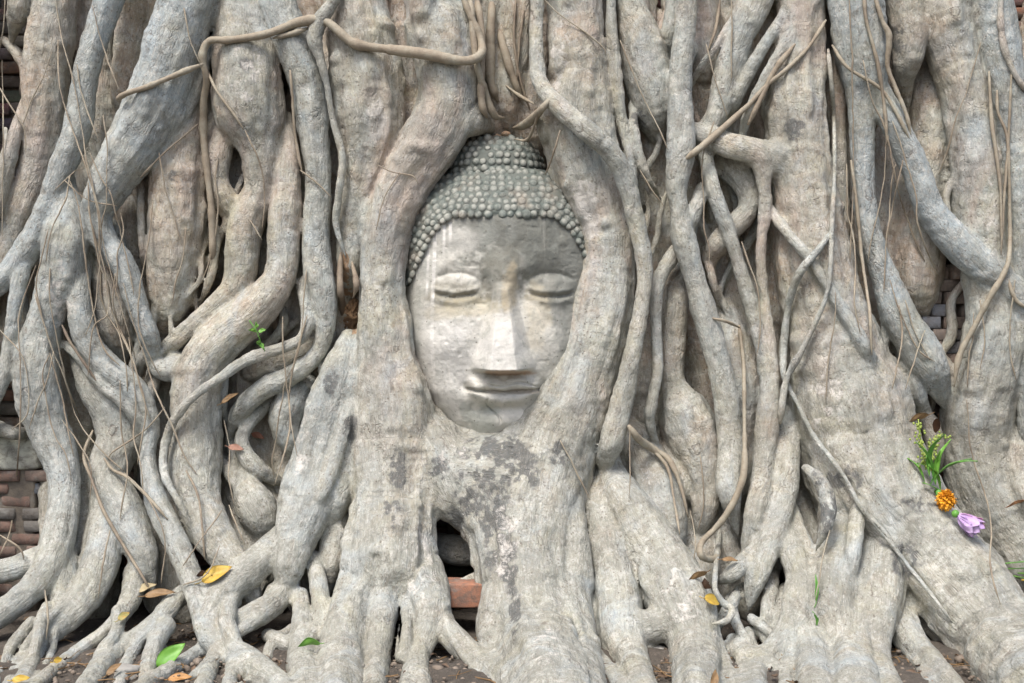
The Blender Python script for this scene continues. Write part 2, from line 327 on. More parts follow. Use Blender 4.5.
# --- middle right tangle
S(R_, .35, .010, [(676,262,10),(674,300,15),(671,351,15),(674,385,14),(688,425,29),(700,460,27),(707,492,18),(702,520,14),(692,540,10)], -10)
S(R_, .40, .010, [(660,430,10),(676,450,16),(686,480,18),(684,515,12)], -18)
S(R_, .68, .006, [(686,0,12),(684,37,12),(680,75,13),(680,112,14),(681,150,16),(677,187,12),(680,215,11),(684,240,14),(694,276,12),(708,325,14),(720,370,14),(729,415,15),(731,460,15),(728,485,15),(732,510,12),(738,535,9)], 22)
S(R_, .60, .006, [(676,252,9),(658,282,8),(656,325,7),(658,370,7),(649,415,7),(655,440,6),(662,456,4)], 18)
S(R_, .60, .008, [(703,188,8),(693,215,9),(684,240,9)], 18)
S(R_, .55, .012, [(756,0,19),(740,37,16),(727,75,14),(718,112,12),(702,134,12),(684,150,12)], 10)
S(R_, .65, .008, [(702,140,9),(708,165,9),(714,192,9),(727,228,9),(739,265,8),(750,302,9),(761,347,7),(766,389,7),(766,420,6)], 20)
S(R_, .50, .012, [(692,130,10),(728,146,14),(757,155,13),(764,187,8),(765,212,8),(761,245,6),(762,275,6),(767,314,6.5),(771,362,9),(769,407,12),(765,445,13),(761,485,13),(751,530,12),(743,562,9)], 24)
S(R_, .65, .006, [(766,205,6),(787,232,6,6),(811,261,6.5,12),(840,306,7,18),(857,333,7.5,22),(870,360,8,22),(882,392,7,22)], 34)
S(R_, .50, .014, [(728,160,19),(745,182,15),(750,207,12),(732,228,12),(714,250,12),(706,280,8)], 6)
S(R_, .35, .008, [(705,250,4.5),(713,282,5),(721,308,5)], 0)
S(R_, .38, .010, [(724,300,14),(733,345,22),(739,380,29),(743,420,27),(736,470,24),(726,520,18)], -16)
S(R_, .35, .008, [(650,150,18),(648,220,20),(642,300,20),(638,370,20),(634,430,16)], -36)
S(R_, .35, .008, [(722,210,14),(728,260,14),(742,300,14)], -36)
S(R_, .60, .006, [(611,0,6),(612,37,7),(617,94,8),(628,150,6),(636,192,5),(642,230,4)], 14)
S(R_, .60, .010, [(630,0,16),(640,37,22),(650,82,24),(656,120,20),(657,148,13)], -2)
S(R_, .50, .006, [(632,105,5),(636,145,7),(649,180,5),(664,203,3)], 16)
S(R_, .75, .008, [(674,0,10),(669,40,12),(668,80,8)], -6)
S(R_, .50, .005, [(748,-10,5),(724,34,5),(699,70,5),(690,90,5)], 12)
S(R_, .60, .006, [(793,0,6),(767,41,7),(744,82,8),(732,109,8),(722,128,6)], 16)
S(R_, .60, .006, [(814,0,6),(781,49,6),(755,97,6),(743,131,7),(742,150,5)], 22)
S(R_, .30, .010, [(700,0,20),(705,60,22),(702,110,16)], -34)
S(R_, .30, .010, [(508,0,22),(509,60,24),(508,110,22),(512,150,20)], -34)
S(R_, .35, .010, [(592,200,10),(640,200,22),(650,300,20)], -52)
# --- the great buttress on the right
S(T_, .42, .020, [(800,0,26),(799,37,28),(794,94,34),(797,135,33),(799,169,35),(808,225,36),(813,257,40),(820,295,41),(830,332,47),(839,370,53),(850,407,61),(864,460,62),(890,512,60),(933,562,55),(982,620,52),(1032,680,52),(1080,740,52)], 4)
S(R_, .60, .020, [(738,150,14),(768,156,16),(795,170,24)], 16)
S(R_, .50, .012, [(788,415,12),(787,446,14),(784,483,16),(777,520,16),(762,562,14),(752,592,12),(748,610,9)], 20)
S(R_, .45, .010, [(774,530,10),(750,555,9),(730,576,12),(716,582,9)], 18)
S(R_, .50, .012, [(780,515,14),(792,552,14),(802,585,15),(797,618,16),(778,645,13),(758,668,12),(755,720,12)], 22)
S(R_, .50, .014, [(800,615,18),(812,655,21),(818,700,22),(820,740,22)], 20)
S(R_, .50, .008, [(790,500,6),(800,528,7),(810,555,9),(813,582,10),(808,610,8)], 18)
S(R_, .40, .008, [(772,575,8),(770,605,9),(764,635,8)], 2)
S(R_, .40, .008, [(786,590,9),(778,620,10),(770,650,8)], -2)
S(R_, .45, .008, [(742,588,7),(726,612,7),(716,628,7)], 4)
S(R_, .45, .010, [(728,650,11),(756,660,14),(776,672,12)], 4)
S(R_, .55, .008, [(806,468,5),(822,483,8),(829,510,9),(823,536,6),(815,552,4)], 66)
S(R_, .45, .016, [(838,515,20),(838,550,22),(832,590,28),(838,640,24)], 20)
S(R_, .45, .016, [(880,540,24),(880,572,26),(877,605,24),(873,640,18),(880,668,15),(900,705,14),(915,730,14)], 24)
S(R_, .50, .014, [(853,590,18),(851,645,23),(858,695,26),(864,740,26)], 24)
S(R_, .50, .014, [(895,610,18),(910,640,16),(932,664,14),(960,695,13),(985,725,13)], 14)
# --- far right
S(R_, .30, .008, [(838,30,7),(838,110,9),(840,200,10),(846,270,10)], -8)
S(R_, .95, .014, [(856,0,30),(860,37,29),(864,72,25),(862,100,17),(862,135,14),(862,169,13),(865,210,12),(874,245,13),(884,275,14),(899,314,19),(920,350,22),(936,381,18),(945,408,13)], 14)
S(R_, .90, .014, [(868,80,18),(892,120,14),(914,165,14),(926,202,15),(945,230,16),(970,257,17),(993,276,16),(1014,296,16),(1036,318,16),(1062,345,16)], 22)
S(R_, .75, .008, [(904,345,10),(912,385,12),(924,412,8)], 10)
S(R_, .38, .012, [(906,0,22),(910,37,20),(904,75,14),(908,106,8)], 6)
S(T_, .50, .016, [(945,0,31),(952,45,28),(963,94,25),(973,150,26),(977,206,28),(982,250,26),(992,295,27),(996,332,31),(990,370,33,-4),(980,407,37,-14),(980,452,38,-30),(992,496,39,-44),(1018,538,38,-52),(1050,584,38,-58),(1100,640,40,-60)], 6)
S(R_, .40, .014, [(1012,400,14),(1018,445,22),(1026,490,24),(1056,540,24)], -6)
S(R_, .28, .010, [(928,60,18),(931,100,22),(930,150,22),(922,200,26),(918,240,28),(916,290,25),(922,330,14)], -26)
S(R_, .92, .010, [(989,0,22),(1000,56,22),(1012,112,21),(1021,180,22),(1030,260,23),(1036,330,26),(1048,430,28),(1070,540,28)], 12)
S(R_, .30, .006, [(936,352,5),(945,364,9),(958,382,6)], -10)
S(R_, .40, .010, [(905,395,8),(930,425,10),(938,470,14)], -10)
# --- gaps behind, upper left
S(R_, .20, .008, [(131,0,17),(130,45,17),(124,90,14),(128,140,12)], -30)
S(R_, .35, .006, [(20,0,13),(16,20,12),(11,42,8)], -4)
S(R_, .45, .006, [(24,100,4),(16,130,7),(8,161,9),(-2,200,9),(-14,240,9)], 6)
S(R_, .25, .008, [(130,190,16),(132,240,15),(130,300,14)], -36)
S(R_, .25, .006, [(4,40,6),(26,66,8),(24,92,6)], -28)
S(R_, .30, .006, [(141,172,4.5),(141,215,4.5),(143,252,5),(146,282,4)], 0)
S(R_, .30, .008, [(300,100,10),(302,200,12),(296,300,12)], -40)
S(R_, .60, .008, [(-10,425,10),(6,432,8),(26,434,6)], 4)
# --- deep fillers between the front roots
S(T_, .25, .012, [(480,0,26),(486,60,26),(490,120,22),(500,170,20)], -44)
S(T_, .22, .012, [(530,0,22),(528,60,24),(526,120,24),(540,180,20)], -46)
S(T_, .22, .012, [(405,0,26),(404,80,26),(398,150,26),(380,220,24)], -34)
S(T_, .30, .012, [(338,20,18),(336,120,22),(334,220,22),(338,300,22),(350,380,22)], -40)
S(T_, .28, .012, [(98,60,26),(100,150,28),(122,240,26),(140,330,24),(150,420,22)], -50)
S(T_, .28, .012, [(214,0,24),(218,110,26),(210,210,28),(200,300,26)], -46)
S(T_, .25, .012, [(268,200,22),(272,280,24),(290,330,22)], -46)
S(T_, .28, .012, [(640,30,30),(650,130,30),(660,230,30),(655,330,30),(650,430,28)], -54)
S(T_, .28, .012, [(720,20,30),(728,120,30),(715,220,30),(740,330,30),(755,440,28),(760,540,26)], -50)
S(T_, .25, .012, [(765,-5,24),(770,80,26),(782,170,26),(790,270,26),(780,360,26)], -40)
S(T_, .28, .012, [(850,20,22),(842,130,24),(862,230,24),(880,320,22),(900,420,24),(925,500,28)], -40)
S(T_, .25, .012, [(905,60,24),(880,150,24),(884,240,22)], -44)
S(T_, .28, .012, [(1005,80,24),(1005,200,26),(1016,300,26),(1020,420,26)], -34)
S(T_, .25, .012, [(30,200,22),(20,320,24),(30,400,20)], -46)
S(R_, .30, .012, [(240,470,24),(262,520,26),(282,570,24)], -40)
S(R_, .30, .012, [(600,420,22),(640,500,26),(690,560,26)], -40)
S(R_, .28, .010, [(715,500,16),(728,540,14),(735,590,12)], -30)
S(R_, .35, .008, [(470,-5,12),(466,40,12),(474,90,10),(486,118,8)], -18)
S(R_, .35, .006, [(494,0,7),(490,50,8),(494,100,8),(510,135,8)], -16)
S(R_, .30, .006, [(526,0,6),(522,60,7),(514,110,6)], -20)
S(R_, .45, .008, [(733,640,8),(745,668,9),(742,700,9)], 10)
S(R_, .45, .008, [(590,560,10),(592,610,11),(600,650,9)], -4)
S(R_, .45, .008, [(640,560,8),(650,590,7),(664,610,5)], 26)
S(R_, .50, .008, [(800,560,7),(788,600,8),(792,650,8),(784,700,8)], 30)
S(R_, .50, .008, [(870,470,8),(858,510,9),(852,560,9),(846,600,8)], 46)
S(R_, .50, .008, [(905,520,8),(890,560,9),(884,600,8)], 42)
S(R_, .50, .010, [(236,590,8),(226,620,9),(236,650,9),(228,690,9)], 30)
S(R_, .50, .010, [(180,600,7),(166,616,7),(140,640,8),(122,676,8),(116,700,8)], 14)
S(R_, .45, .008, [(70,560,7),(60,600,8),(40,640,7),(20,670,7)], 10)
S(R_, .45, .006, [(442,586,5),(460,584,6.5),(476,578,7),(492,566,7)], -8)
S(R_, .40, .006, [(210,200,5),(216,250,5),(206,290,5),(196,310,4)], 2)
S(R_, .60, .008, [(350,395,8),(340,440,9),(322,490,9),(300,530,8)], 36)
S(R_, .50, .010, [(380,440,14),(372,500,16),(366,560,14)], 30)
S(R_, .50, .010, [(575,430,14),(570,490,16),(574,550,18),(582,620,16)], 22)
S(R_, .45, .008, [(535,560,12),(530,600,12),(536,650,12)], 42)
S(R_, .45, .010, [(560,20,14),(562,60,14),(556,90,10)], 24)
for _i in range(26):
    _x = (RNG.uniform(20, 330) if _i < 11 else RNG.uniform(690, 1000) if _i < 21 else RNG.uniform(330, 690)); _y = RNG.uniform(580, 640); _sx = (-1 if _x < 330 else 1 if _x > 700 else RNG.choice([-1, 1])) * RNG.uniform(.3, 1.1)
    _r = RNG.uniform(5, 9); _p = []
    for _t in range(6): _p.append((_x + _sx * _t * 17 + RNG.uniform(-7, 7), _y + _t * (23 - 5 * abs(_sx)) + RNG.uniform(-4, 4), _r * (1.15 - .1 * _t) * RNG.uniform(.8, 1.2)))
    S(R_, RNG.uniform(.3, .6), .008, _p, RNG.uniform(0, 34))
for _i in range(34):
    _x = (RNG.uniform(0, 350) if _i < 16 else RNG.uniform(600, 1020)); _y = RNG.uniform(-10, 380); _r = RNG.uniform(3.5, 6); _sx = RNG.uniform(-.45, .45); _n = int(RNG.integers(5, 10)); _p = []
    for _t in range(_n): _p.append((_x + _sx * _t * 30 + RNG.uniform(-9, 9), _y + _t * 30 + RNG.uniform(-4, 4), _r * RNG.uniform(.75, 1.15)))
    S(R_, RNG.uniform(.25, .8), .006, _p, RNG.uniform(-20, 14))
for _fx, _fd in ((-60, -58), (88, -60), (160, -58), (178, -60), (245, -58), (300, -60), (345, -58), (600, -60), (625, -58), (690, -58), (745, -60), (800, -60), (870, -60), (1050, -60)):
    S(T_, .22, .010, [(_fx + RNG.uniform(-6, 6), 0, 30)] + [(_fx + RNG.uniform(-14, 14) + (y_ * .03 if _fx > 512 else 0), y_, RNG.uniform(27, 36)) for y_ in (90, 180, 270, 360, 450, 540, 620)], _fd)
# --- beyond the frame
S(T_, .50, .012, [(-60,0,34),(-58,200,34),(-62,400,36),(-80,560,40),(-100,700,44)], -4)
S(T_, .80, .012, [(-130,0,40),(-135,250,38),(-150,450,42),(-190,640,50)], -10)
S(T_, .60, .012, [(1090,0,36),(1095,220,34),(1110,400,40),(1150,600,46)], -4)
S(T_, .40, .012, [(1170,0,42),(1165,220,40),(1185,420,42),(1230,620,50)], -10)

# ---- centre lines to metres
for s in ST:
    C = catmull(s['P'], 7.0); px, py, r, d = C.T
    r = np.maximum(r, 2.5) * (1 + .035 * np.sin(np.cumsum(RNG.normal(0, .4, len(r)))))
    nE = min(8, len(d) // 3)
    if s['P'][-1][1] < 640 and s['P'][-1][0] > -5: d[-nE:] -= np.linspace(0, 26, nE) ** 1.0
    if not s['top']: d[:nE] -= np.linspace(18, 0, nE)
    r = r - .6 - .035 * r
    d = d + ramp(py)
    W = []; RR = []
    for i in range(len(C)):
        R = r[i] * (D0 - d[i] * U) / F; p = world(px[i], py[i], d[i])
        if p[2] < .15 * R and py[i] > 500:            # never below the soil: slide forward along the sight line until it lies on it
            t = (ZC - .15 * R) / ((py[i] - 341.5) / F); t = max(t, D0 - 1.0); p = np.array([(px[i] - 512) / F * t, -D0 + t, ZC - (py[i] - 341.5) / F * t]); R = r[i] * t / F
        W.append(p); RR.append(R)
    s['C'] = np.array(W); s['R'] = np.array(RR)
    if s['P'][-1][1] < 632 and s['k'] < .03 and len(RR) > 12: s['R'][-7:] *= np.array([.96, .9, .82, .72, .6, .46, .3])
    for _ in range(2): s['C'][1:-1] = (s['C'][:-2] + 2 * s['C'][1:-1] + s['C'][2:]) / 4

# ---- one distance field, fused where roots have grown together
H = 0.005
LO = np.array([-1.75, -1.02, -0.08]); HI = np.array([1.75, 0.30, 1.85])
NX, NY, NZ = [int(round(v)) for v in (HI - LO) / H]
FLD = np.full((NX, NY, NZ), .2, np.float32); OWN = np.full((NX, NY, NZ), -1, np.int16)
def gi(p): return np.floor((p - LO) / H).astype(int)
ax = [LO[i] + H * np.arange(n, dtype=np.float32) for i, n in enumerate((NX, NY, NZ))]
ax = [a.astype(np.float32) for a in ax]
for si, s in enumerate(ST):
    C, R = s['C'], s['R']; m = .03
    lo = np.clip(gi((C - R[:, None]).min(0) - m), 0, [NX, NY, NZ]); hi = np.clip(gi((C + R[:, None]).max(0) + m) + 2, 0, [NX, NY, NZ])
    if (hi <= lo).any(): continue
    D = np.full(tuple(hi - lo), .2, np.float32)
    for i in range(len(C) - 1):
        a, b, ra, rb = C[i], C[i + 1], R[i], R[i + 1]; q = max(ra, rb) + m
        l = np.clip(gi(np.minimum(a, b) - q), lo, hi); h = np.clip(gi(np.maximum(a, b) + q) + 2, lo, hi)
        if (h <= l).any(): continue
        X = ax[0][l[0]:h[0], None, None]; Y = ax[1][None, l[1]:h[1], None]; Z = ax[2][None, None, l[2]:h[2]]
        e = b - a; L2 = float(e @ e) + 1e-12
        t = np.clip(((X - a[0]) * e[0] + (Y - a[1]) * e[1] + (Z - a[2]) * e[2]) / L2, 0, 1).astype(np.float32)
        dd = np.sqrt((X - a[0] - t * e[0]) ** 2 + (Y - a[1] - t * e[1]) ** 2 + (Z - a[2] - t * e[2]) ** 2) - (ra + (rb - ra) * t)
        v = D[l[0] - lo[0]:h[0] - lo[0], l[1] - lo[1]:h[1] - lo[1], l[2] - lo[2]:h[2] - lo[2]]
        np.minimum(v, dd.astype(np.float32), out=v)
    sl_ = (slice(lo[0], hi[0]), slice(lo[1], hi[1]), slice(lo[2], hi[2]))
    f = FLD[sl_]; k = np.float32(s['k']); OWN[sl_][D < f] = si
    g = np.clip(.5 + .5 * (f - D) / k, 0, 1); FLD[sl_] = D * g + f * (1 - g) - k * g * (1 - g)

def surface_nets(Fd, lo, h):
    n = Fd.shape; S_ = Fd < 0; st = (n[1] * n[2], n[2], 1); flat = Fd.ravel()
    cells = []; pos = []; quads = []
    for a in range(3):
        sl0 = [slice(1, -1)] * 3; sl1 = [slice(1, -1)] * 3; sl0[a] = slice(0, -1); sl1[a] = slice(1, None)
        ch = S_[tuple(sl0)] != S_[tuple(sl1)]
        idx = np.argwhere(ch) + np.array([0 if i == a else 1 for i in range(3)])
        fi = idx @ np.array(st); f0 = flat[fi]; f1 = flat[fi + st[a]]
        p = idx.astype(np.float32); p[:, a] += f0 / (f0 - f1)
        b, c = (a + 1) % 3, (a + 2) % 3
        q = np.stack([fi - st[b] - st[c], fi - st[c], fi, fi - st[b]], 1)
        inside = f0 < 0; q[~inside] = q[~inside][:, ::-1]
        quads.append(q); cells.append(q.ravel()); pos.append(np.repeat(p, 4, axis=0))
    cells = np.concatenate(cells); pos = np.concatenate(pos); quads = np.concatenate(quads)
    u, inv = np.unique(cells, return_inverse=True); cnt = np.bincount(inv)
    V = np.stack([np.bincount(inv, pos[:, i]) / cnt for i in range(3)], 1) * h + lo
    return V, inv.reshape(-1, 4), u
V, Q, CI = surface_nets(FLD, LO, H)
VO = OWN.ravel()[CI].astype(int)
del FLD
# drop what nobody can ever see: inside the wall or under the soil
def vert_normals(V, Q):
    fn = np.cross(V[Q[:, 2]] - V[Q[:, 0]], V[Q[:, 3]] - V[Q[:, 1]]); N = np.zeros_like(V)
    for i in range(3):
        for j in range(4): N[:, i] += np.bincount(Q[:, j], fn[:, i], len(V))
    return N / (np.linalg.norm(N, axis=1)[:, None] + 1e-12)
def smooth_scalar(d, Q, n):
    E = np.concatenate([Q[:, [0, 1]], Q[:, [1, 2]], Q[:, [2, 3]], Q[:, [3, 0]]]); cnt = np.bincount(E[:, 0], minlength=len(d)) + np.bincount(E[:, 1], minlength=len(d))
    for _ in range(n):
        s = np.bincount(E[:, 0], d[E[:, 1]], len(d)) + np.bincount(E[:, 1], d[E[:, 0]], len(d)); d = .4 * d + .6 * s / np.maximum(cnt, 1)
    return d
for i in range(3): V[:, i] = smooth_scalar(V[:, i], Q, 1)
def flow_of(s, P):
    C, R = s['C'], s['R']
    if 'fr' not in s:
        s['fr'] = frames(C); s['len'] = np.concatenate([[0], np.cumsum(np.linalg.norm(np.diff(C, axis=0), axis=1))]); s['off'] = RNG.random(3) * 20
    T, N, Bn = s['fr']; a = C[:-1]; e = C[1:] - C[:-1]; L2 = (e ** 2).sum(1)
    out = np.zeros((len(P), 3)); rad = np.zeros(len(P))
    for c0 in range(0, len(P), 20000):
        p = P[c0:c0 + 20000]; t = np.clip(((p[:, None] - a) * e).sum(2) / L2, 0, 1)
        dd = np.linalg.norm(p[:, None] - a - t[..., None] * e, axis=2) - R[:-1]; j = dd.argmin(1); tj = t[np.arange(len(p)), j]
        w_ = p - a[j] - tj[:, None] * e[j]
        out[c0:c0 + 20000] = np.stack([(w_ * N[j]).sum(1), (w_ * Bn[j]).sum(1), s['len'][j] + tj * np.sqrt(L2[j])], 1); rad[c0:c0 + 20000] = R[j]
    return out + s['off'], rad
VN = vert_normals(V, Q); DISP = np.zeros(len(V)); TONE = np.zeros(len(V))
for si, s in enumerate(ST):
    m = VO == si
    if not m.any(): continue
    fl, rad = flow_of(s, V[m]); big = np.clip(rad / .08, .25, 1)
    d = vnoise(fl / np.array([.05, .05, .10])) * .006 * big + vnoise(fl / np.array([.022, .022, .16]) + 7) * .0038 * big
    d += vnoise(fl / np.array([.016, .016, .040]) + 3) * .0016 * big
    d += (.32 - np.abs(vnoise(fl / np.array([.034, .034, .42]) + 17))) * .015 * big * np.clip(vnoise(fl / .16 + 5) + .55, 0, 1)
    d -= np.clip(.10 - np.abs(vnoise(fl / np.array([.045, .045, .09]) + 27)), 0, 1) * .035 * big * np.clip(vnoise(V[m] / .14 + 9) + .15, 0, 1)
    d += vnoise(V[m] / .013 + 2) * .0018 + vnoise(V[m] / .028 + 12) * .0026 * big
    kn = np.clip(vnoise(V[m] / .045 + 31) - .55, 0, 1); d += kn * .022 * big      # knots
    DISP[m] = d; TONE[m] = s['tone']
DISP = smooth_scalar(DISP, Q, 1); TONE = smooth_scalar(TONE, Q, 8)
V = V + VN * DISP[:, None]; VN = vert_normals(V, Q)
def proj(P):
    t = P[:, 1] + D0; return 512 + P[:, 0] / t * F, 341.5 - (P[:, 2] - ZC) / t * F, t
# front-most surface for laying vines, leaves and plants on it
GX, GY, GS = 420, 290, 3
def depth_map(P, M=None):
    if M is None: M = np.full((GX, GY), 9.0)
    x, y, t = proj(P); i = ((x + 100) / GS).astype(int); j = ((y + 100) / GS).astype(int); ok = (i >= 0) & (i < GX) & (j >= 0) & (j < GY)
    np.minimum.at(M, (i[ok], j[ok]), t[ok]); return M
ZB = depth_map(V)
def surf_t(px, py, rad=1):
    i = int((px + 100) / GS); j = int((py + 100) / GS); w_ = ZB[max(0, i - rad):i + rad + 1, max(0, j - rad):j + rad + 1]
    return float(w_.min()) if w_.size else 9.0
def on_surface(px, py, lift=0.0, rad=1):
    t = surf_t(px, py, rad)
    if t > 5: t = D0
    if py > 345: t = min(t, (ZC - .004) / ((py - 341.5) / F))
    t -= lift; return Vector(((px - 512) / F * t, -D0 + t, ZC - (py - 341.5) / F * t))
# stains with a shape of their own, at their place on the bark
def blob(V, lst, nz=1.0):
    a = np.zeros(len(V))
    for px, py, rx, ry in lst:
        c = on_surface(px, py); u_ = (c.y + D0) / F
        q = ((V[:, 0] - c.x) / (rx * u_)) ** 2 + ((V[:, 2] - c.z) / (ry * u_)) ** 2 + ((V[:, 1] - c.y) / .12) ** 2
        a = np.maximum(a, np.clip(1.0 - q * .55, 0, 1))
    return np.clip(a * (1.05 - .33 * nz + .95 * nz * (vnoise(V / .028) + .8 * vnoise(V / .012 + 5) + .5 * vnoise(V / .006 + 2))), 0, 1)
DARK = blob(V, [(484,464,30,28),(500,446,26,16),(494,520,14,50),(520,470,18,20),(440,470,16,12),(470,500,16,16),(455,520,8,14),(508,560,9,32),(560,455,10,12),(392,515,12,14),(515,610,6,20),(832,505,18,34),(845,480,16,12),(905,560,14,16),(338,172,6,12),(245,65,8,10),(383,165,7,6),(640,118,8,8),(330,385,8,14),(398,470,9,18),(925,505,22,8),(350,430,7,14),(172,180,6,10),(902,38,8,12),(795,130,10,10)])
PALE = np.maximum(blob(V, [(585,198,14,20),(591,222,9,20),(580,186,10,8)], .3), .62 * blob(V, [(505,540,14,40),(545,640,18,50),(245,70,16,44),(990,190,6,50),(560,60,10,44),(378,120,14,34),(825,400,20,50),(300,440,10,36),(455,455,20,16),(420,560,16,40),(680,600,20,30),(60,300,14,40)]))
RUST = blob(V, [(352,318,12,18),(348,296,7,12),(345,270,4,22)])

TREE = empty('fig_tree', (0, -0.3, 0)); tag(TREE, 'old strangler fig whose grey tangled roots grip the stone head and spread over the soil', 'tree')
bpy.context.view_layer.update()
def child(o, parent):
    o.parent = parent; o.matrix_parent_inverse = Matrix.Translation(parent.location).inverted(); return o
QO = VO[Q[:, 2]]
keep = ~((V[Q[:, 0], 2] < -.04) | (V[Q[:, 0], 1] > .22))
for si, s in enumerate(ST):
    qm = (QO == si) & keep
    if qm.sum() < 12: continue
    q = Q[qm]; u, inv = np.unique(q, return_inverse=True); inv = inv.reshape(-1, 4)
    me = np_mesh(s['name'], V[u], inv, True, VN[u])
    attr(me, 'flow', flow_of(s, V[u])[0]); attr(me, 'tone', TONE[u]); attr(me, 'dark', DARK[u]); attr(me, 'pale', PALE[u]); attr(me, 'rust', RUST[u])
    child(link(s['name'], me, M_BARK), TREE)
print('roots', len(ST), 'verts', len(V))
# ---------------------------------------------------------------- ground
gx = np.concatenate([np.linspace(-40, -2.2, 24), np.linspace(-2, 2, 260), np.linspace(2.2, 40, 24)])
gy = np.concatenate([np.linspace(-40, -1.5, 24), np.linspace(-1.4, .5, 130), np.linspace(.7, 30, 14)])
GXX, GYY = np.meshgrid(gx, gy, indexing='ij'); P = np.stack([GXX.ravel(), GYY.ravel(), np.zeros(GXX.size)], 1)
nr = sst(-2.5, -1.2, P[:, 1]) * sst(2.4, 1.9, abs(P[:, 0]))
P[:, 2] = nr * (vnoise(P / .16) * .012 + vnoise(P / .05 + 5) * .006 + vnoise(P / .022 + 9) * .004) + .02 * sst(-.6, .1, P[:, 1]) * nr
a_, b_ = len(gx), len(gy); I = np.arange(a_ * b_).reshape(a_, b_)
Qg = np.stack([I[:-1, :-1].ravel(), I[1:, :-1].ravel(), I[1:, 1:].ravel(), I[:-1, 1:].ravel()], 1)
tag(link('ground', np_mesh('ground', P, Qg), M_SOIL), kind='structure')

# ---------------------------------------------------------------- small mesh builder
class MB:
    def __init__(s): s.V = []; s.Fc = []; s.c = []
    def add(s, V, Fc, col=None):
        o = len(s.V); s.V += [tuple(v) for v in V]; s.Fc += [tuple(i + o for i in f) for f in Fc]
        if col is not None: s.c += [col] * len(V)
    def build(s, name, m, parent=None, smooth=True):
        me = bpy.data.meshes.new(name); me.from_pydata(s.V, [], s.Fc); me.update()
        me.polygons.foreach_set('use_smooth', [smooth] * len(s.Fc))
        if s.c: attr(me, 'paint', np.array(s.c), 'col')
        o = link(name, me, m)
        return child(o, parent) if parent else o
def rock(c, rx, ry, rz, seed=0, n=10, rough=.22, box=2.0):       # a lump: superellipsoid with a broken surface
    V = []; Fc = []; r_ = random.Random(seed); off = np.array([r_.random() * 20 for _ in range(3)]); yaw = r_.random() * 6.28 if box < 3 else r_.uniform(-.12, .12)
    sg = lambda v, p: math.copysign(abs(v) ** p, v)
    for i in range(n + 1):
        for j in range(2 * n):
            ph = math.pi * i / n; th = math.pi * j / n; e = 2 / box
            V.append((sg(math.sin(ph), e) * sg(math.cos(th), e), sg(math.sin(ph), e) * sg(math.sin(th), e), sg(math.cos(ph), e)))
    V = np.array(V); q = 1 + rough * vnoise(V * 1.1 + off) + rough * .4 * vnoise(V * 3 + off); V = V * q[:, None] * [rx, ry, rz]
    cy, sy = math.cos(yaw), math.sin(yaw); V = np.stack([V[:, 0] * cy - V[:, 1] * sy, V[:, 0] * sy + V[:, 1] * cy, V[:, 2]], 1) + np.array(c)
    for i in range(n):
        for j in range(2 * n):
            k = (j + 1) % (2 * n); Fc.append((i * 2 * n + j, (i + 1) * 2 * n + j, (i + 1) * 2 * n + k, i * 2 * n + k))
    return V, Fc

# ---------------------------------------------------------------- old brick wall behind the tree
wall = empty('brick_wall', (0, .3, 0)); tag(wall, 'old worn wall of thin red and grey bricks, seen in the gaps behind the roots', 'wall')
m_ = MB(); YW = .165
def slab(mb, c, h, col, jit, n=(5, 3, 3)):
    V, Fc = rock(c, h[0] * 1.03, h[1] * 1.03, h[2] * 1.04, random.randrange(10 ** 6), 8, .055, 16.0); mb.add(V, Fc, col)
zz = .0; row = 0
while zz < 2.3:
    x = -2.3 + (row % 2) * .06
    while x < 2.3:
        L = random.uniform(.085, .14); px = 512 + x / 3.17 * F; py = 341.5 - (zz - ZC) / 3.17 * F
        t = random.random()
        col = (.22, .105, .07) if t < .25 else (.20, .13, .095) if t < .5 else (.12, .13, .15) if t < .62 else (.19, .17, .145) if t < .82 else (.11, .085, .07)
        col = tuple(c * random.uniform(.8, 1.2) for c in col)
        slab(m_, (x + L / 2, YW + .05 + random.uniform(-.012, .010), zz + .017), (L / 2 - .003, .05, .0145), col, 0)
        x += L + random.uniform(.002, .008)
    zz += .036; row += 1
m_.build('brick_course', M_BRICK, wall)
m_ = MB(); V_ = [(-4, YW + .016, -.1), (4, YW + .016, -.1), (4, YW + .016, 2.4), (-4, YW + .016, 2.4), (-4, .6, -.1), (4, .6, -.1), (4, .6, 2.4), (-4, .6, 2.4)]
m_.add(V_, [(0, 1, 2, 3), (5, 4, 7, 6), (3, 2, 6, 7), (4, 0, 3, 7), (1, 5, 6, 2)], (.17, .145, .115)); m_.build('mortar_bed', M_BRICK, wall, False)
# the nearer remnant of brickwork at the left edge, topped by a block with flaking white paint
lw = empty('brick_pier', tuple(world(15, 520, -30))); tag(lw, 'low broken stack of bricks under a white painted block at the left edge', 'brickwork')
m_ = MB()
for r_i in range(11):
    y = 474 + r_i * 12.4; x = -62 + (r_i % 2) * 14
    while x < 44 - r_i * .5:
        L = random.choice((26, 32, 36)); 
        c = world(x + L / 2, y, -38 + random.uniform(-3, 3))
        col = random.choice([(.26, .15, .11), (.22, .14, .11), (.14, .16, .19), (.24, .17, .14), (.19, .18, .165), (.15, .17, .20)])
        slab(m_, c, ((L / 2 - 1) * U, .05, 5.4 * U), col, 0); x += L + random.choice((1, 1.5, 3))
m_.build('brick_course', M_BRICK, lw)
m_ = MB(); c = world(-8, 545, -44); V_, F_ = rock(c, 56 * U, .055, 86 * U, 4, 16, .03, 16.0); m_.add(V_, F_, (.17, .145, .115)); m_.build('mortar_bed', M_BRICK, lw)
m_ = MB()
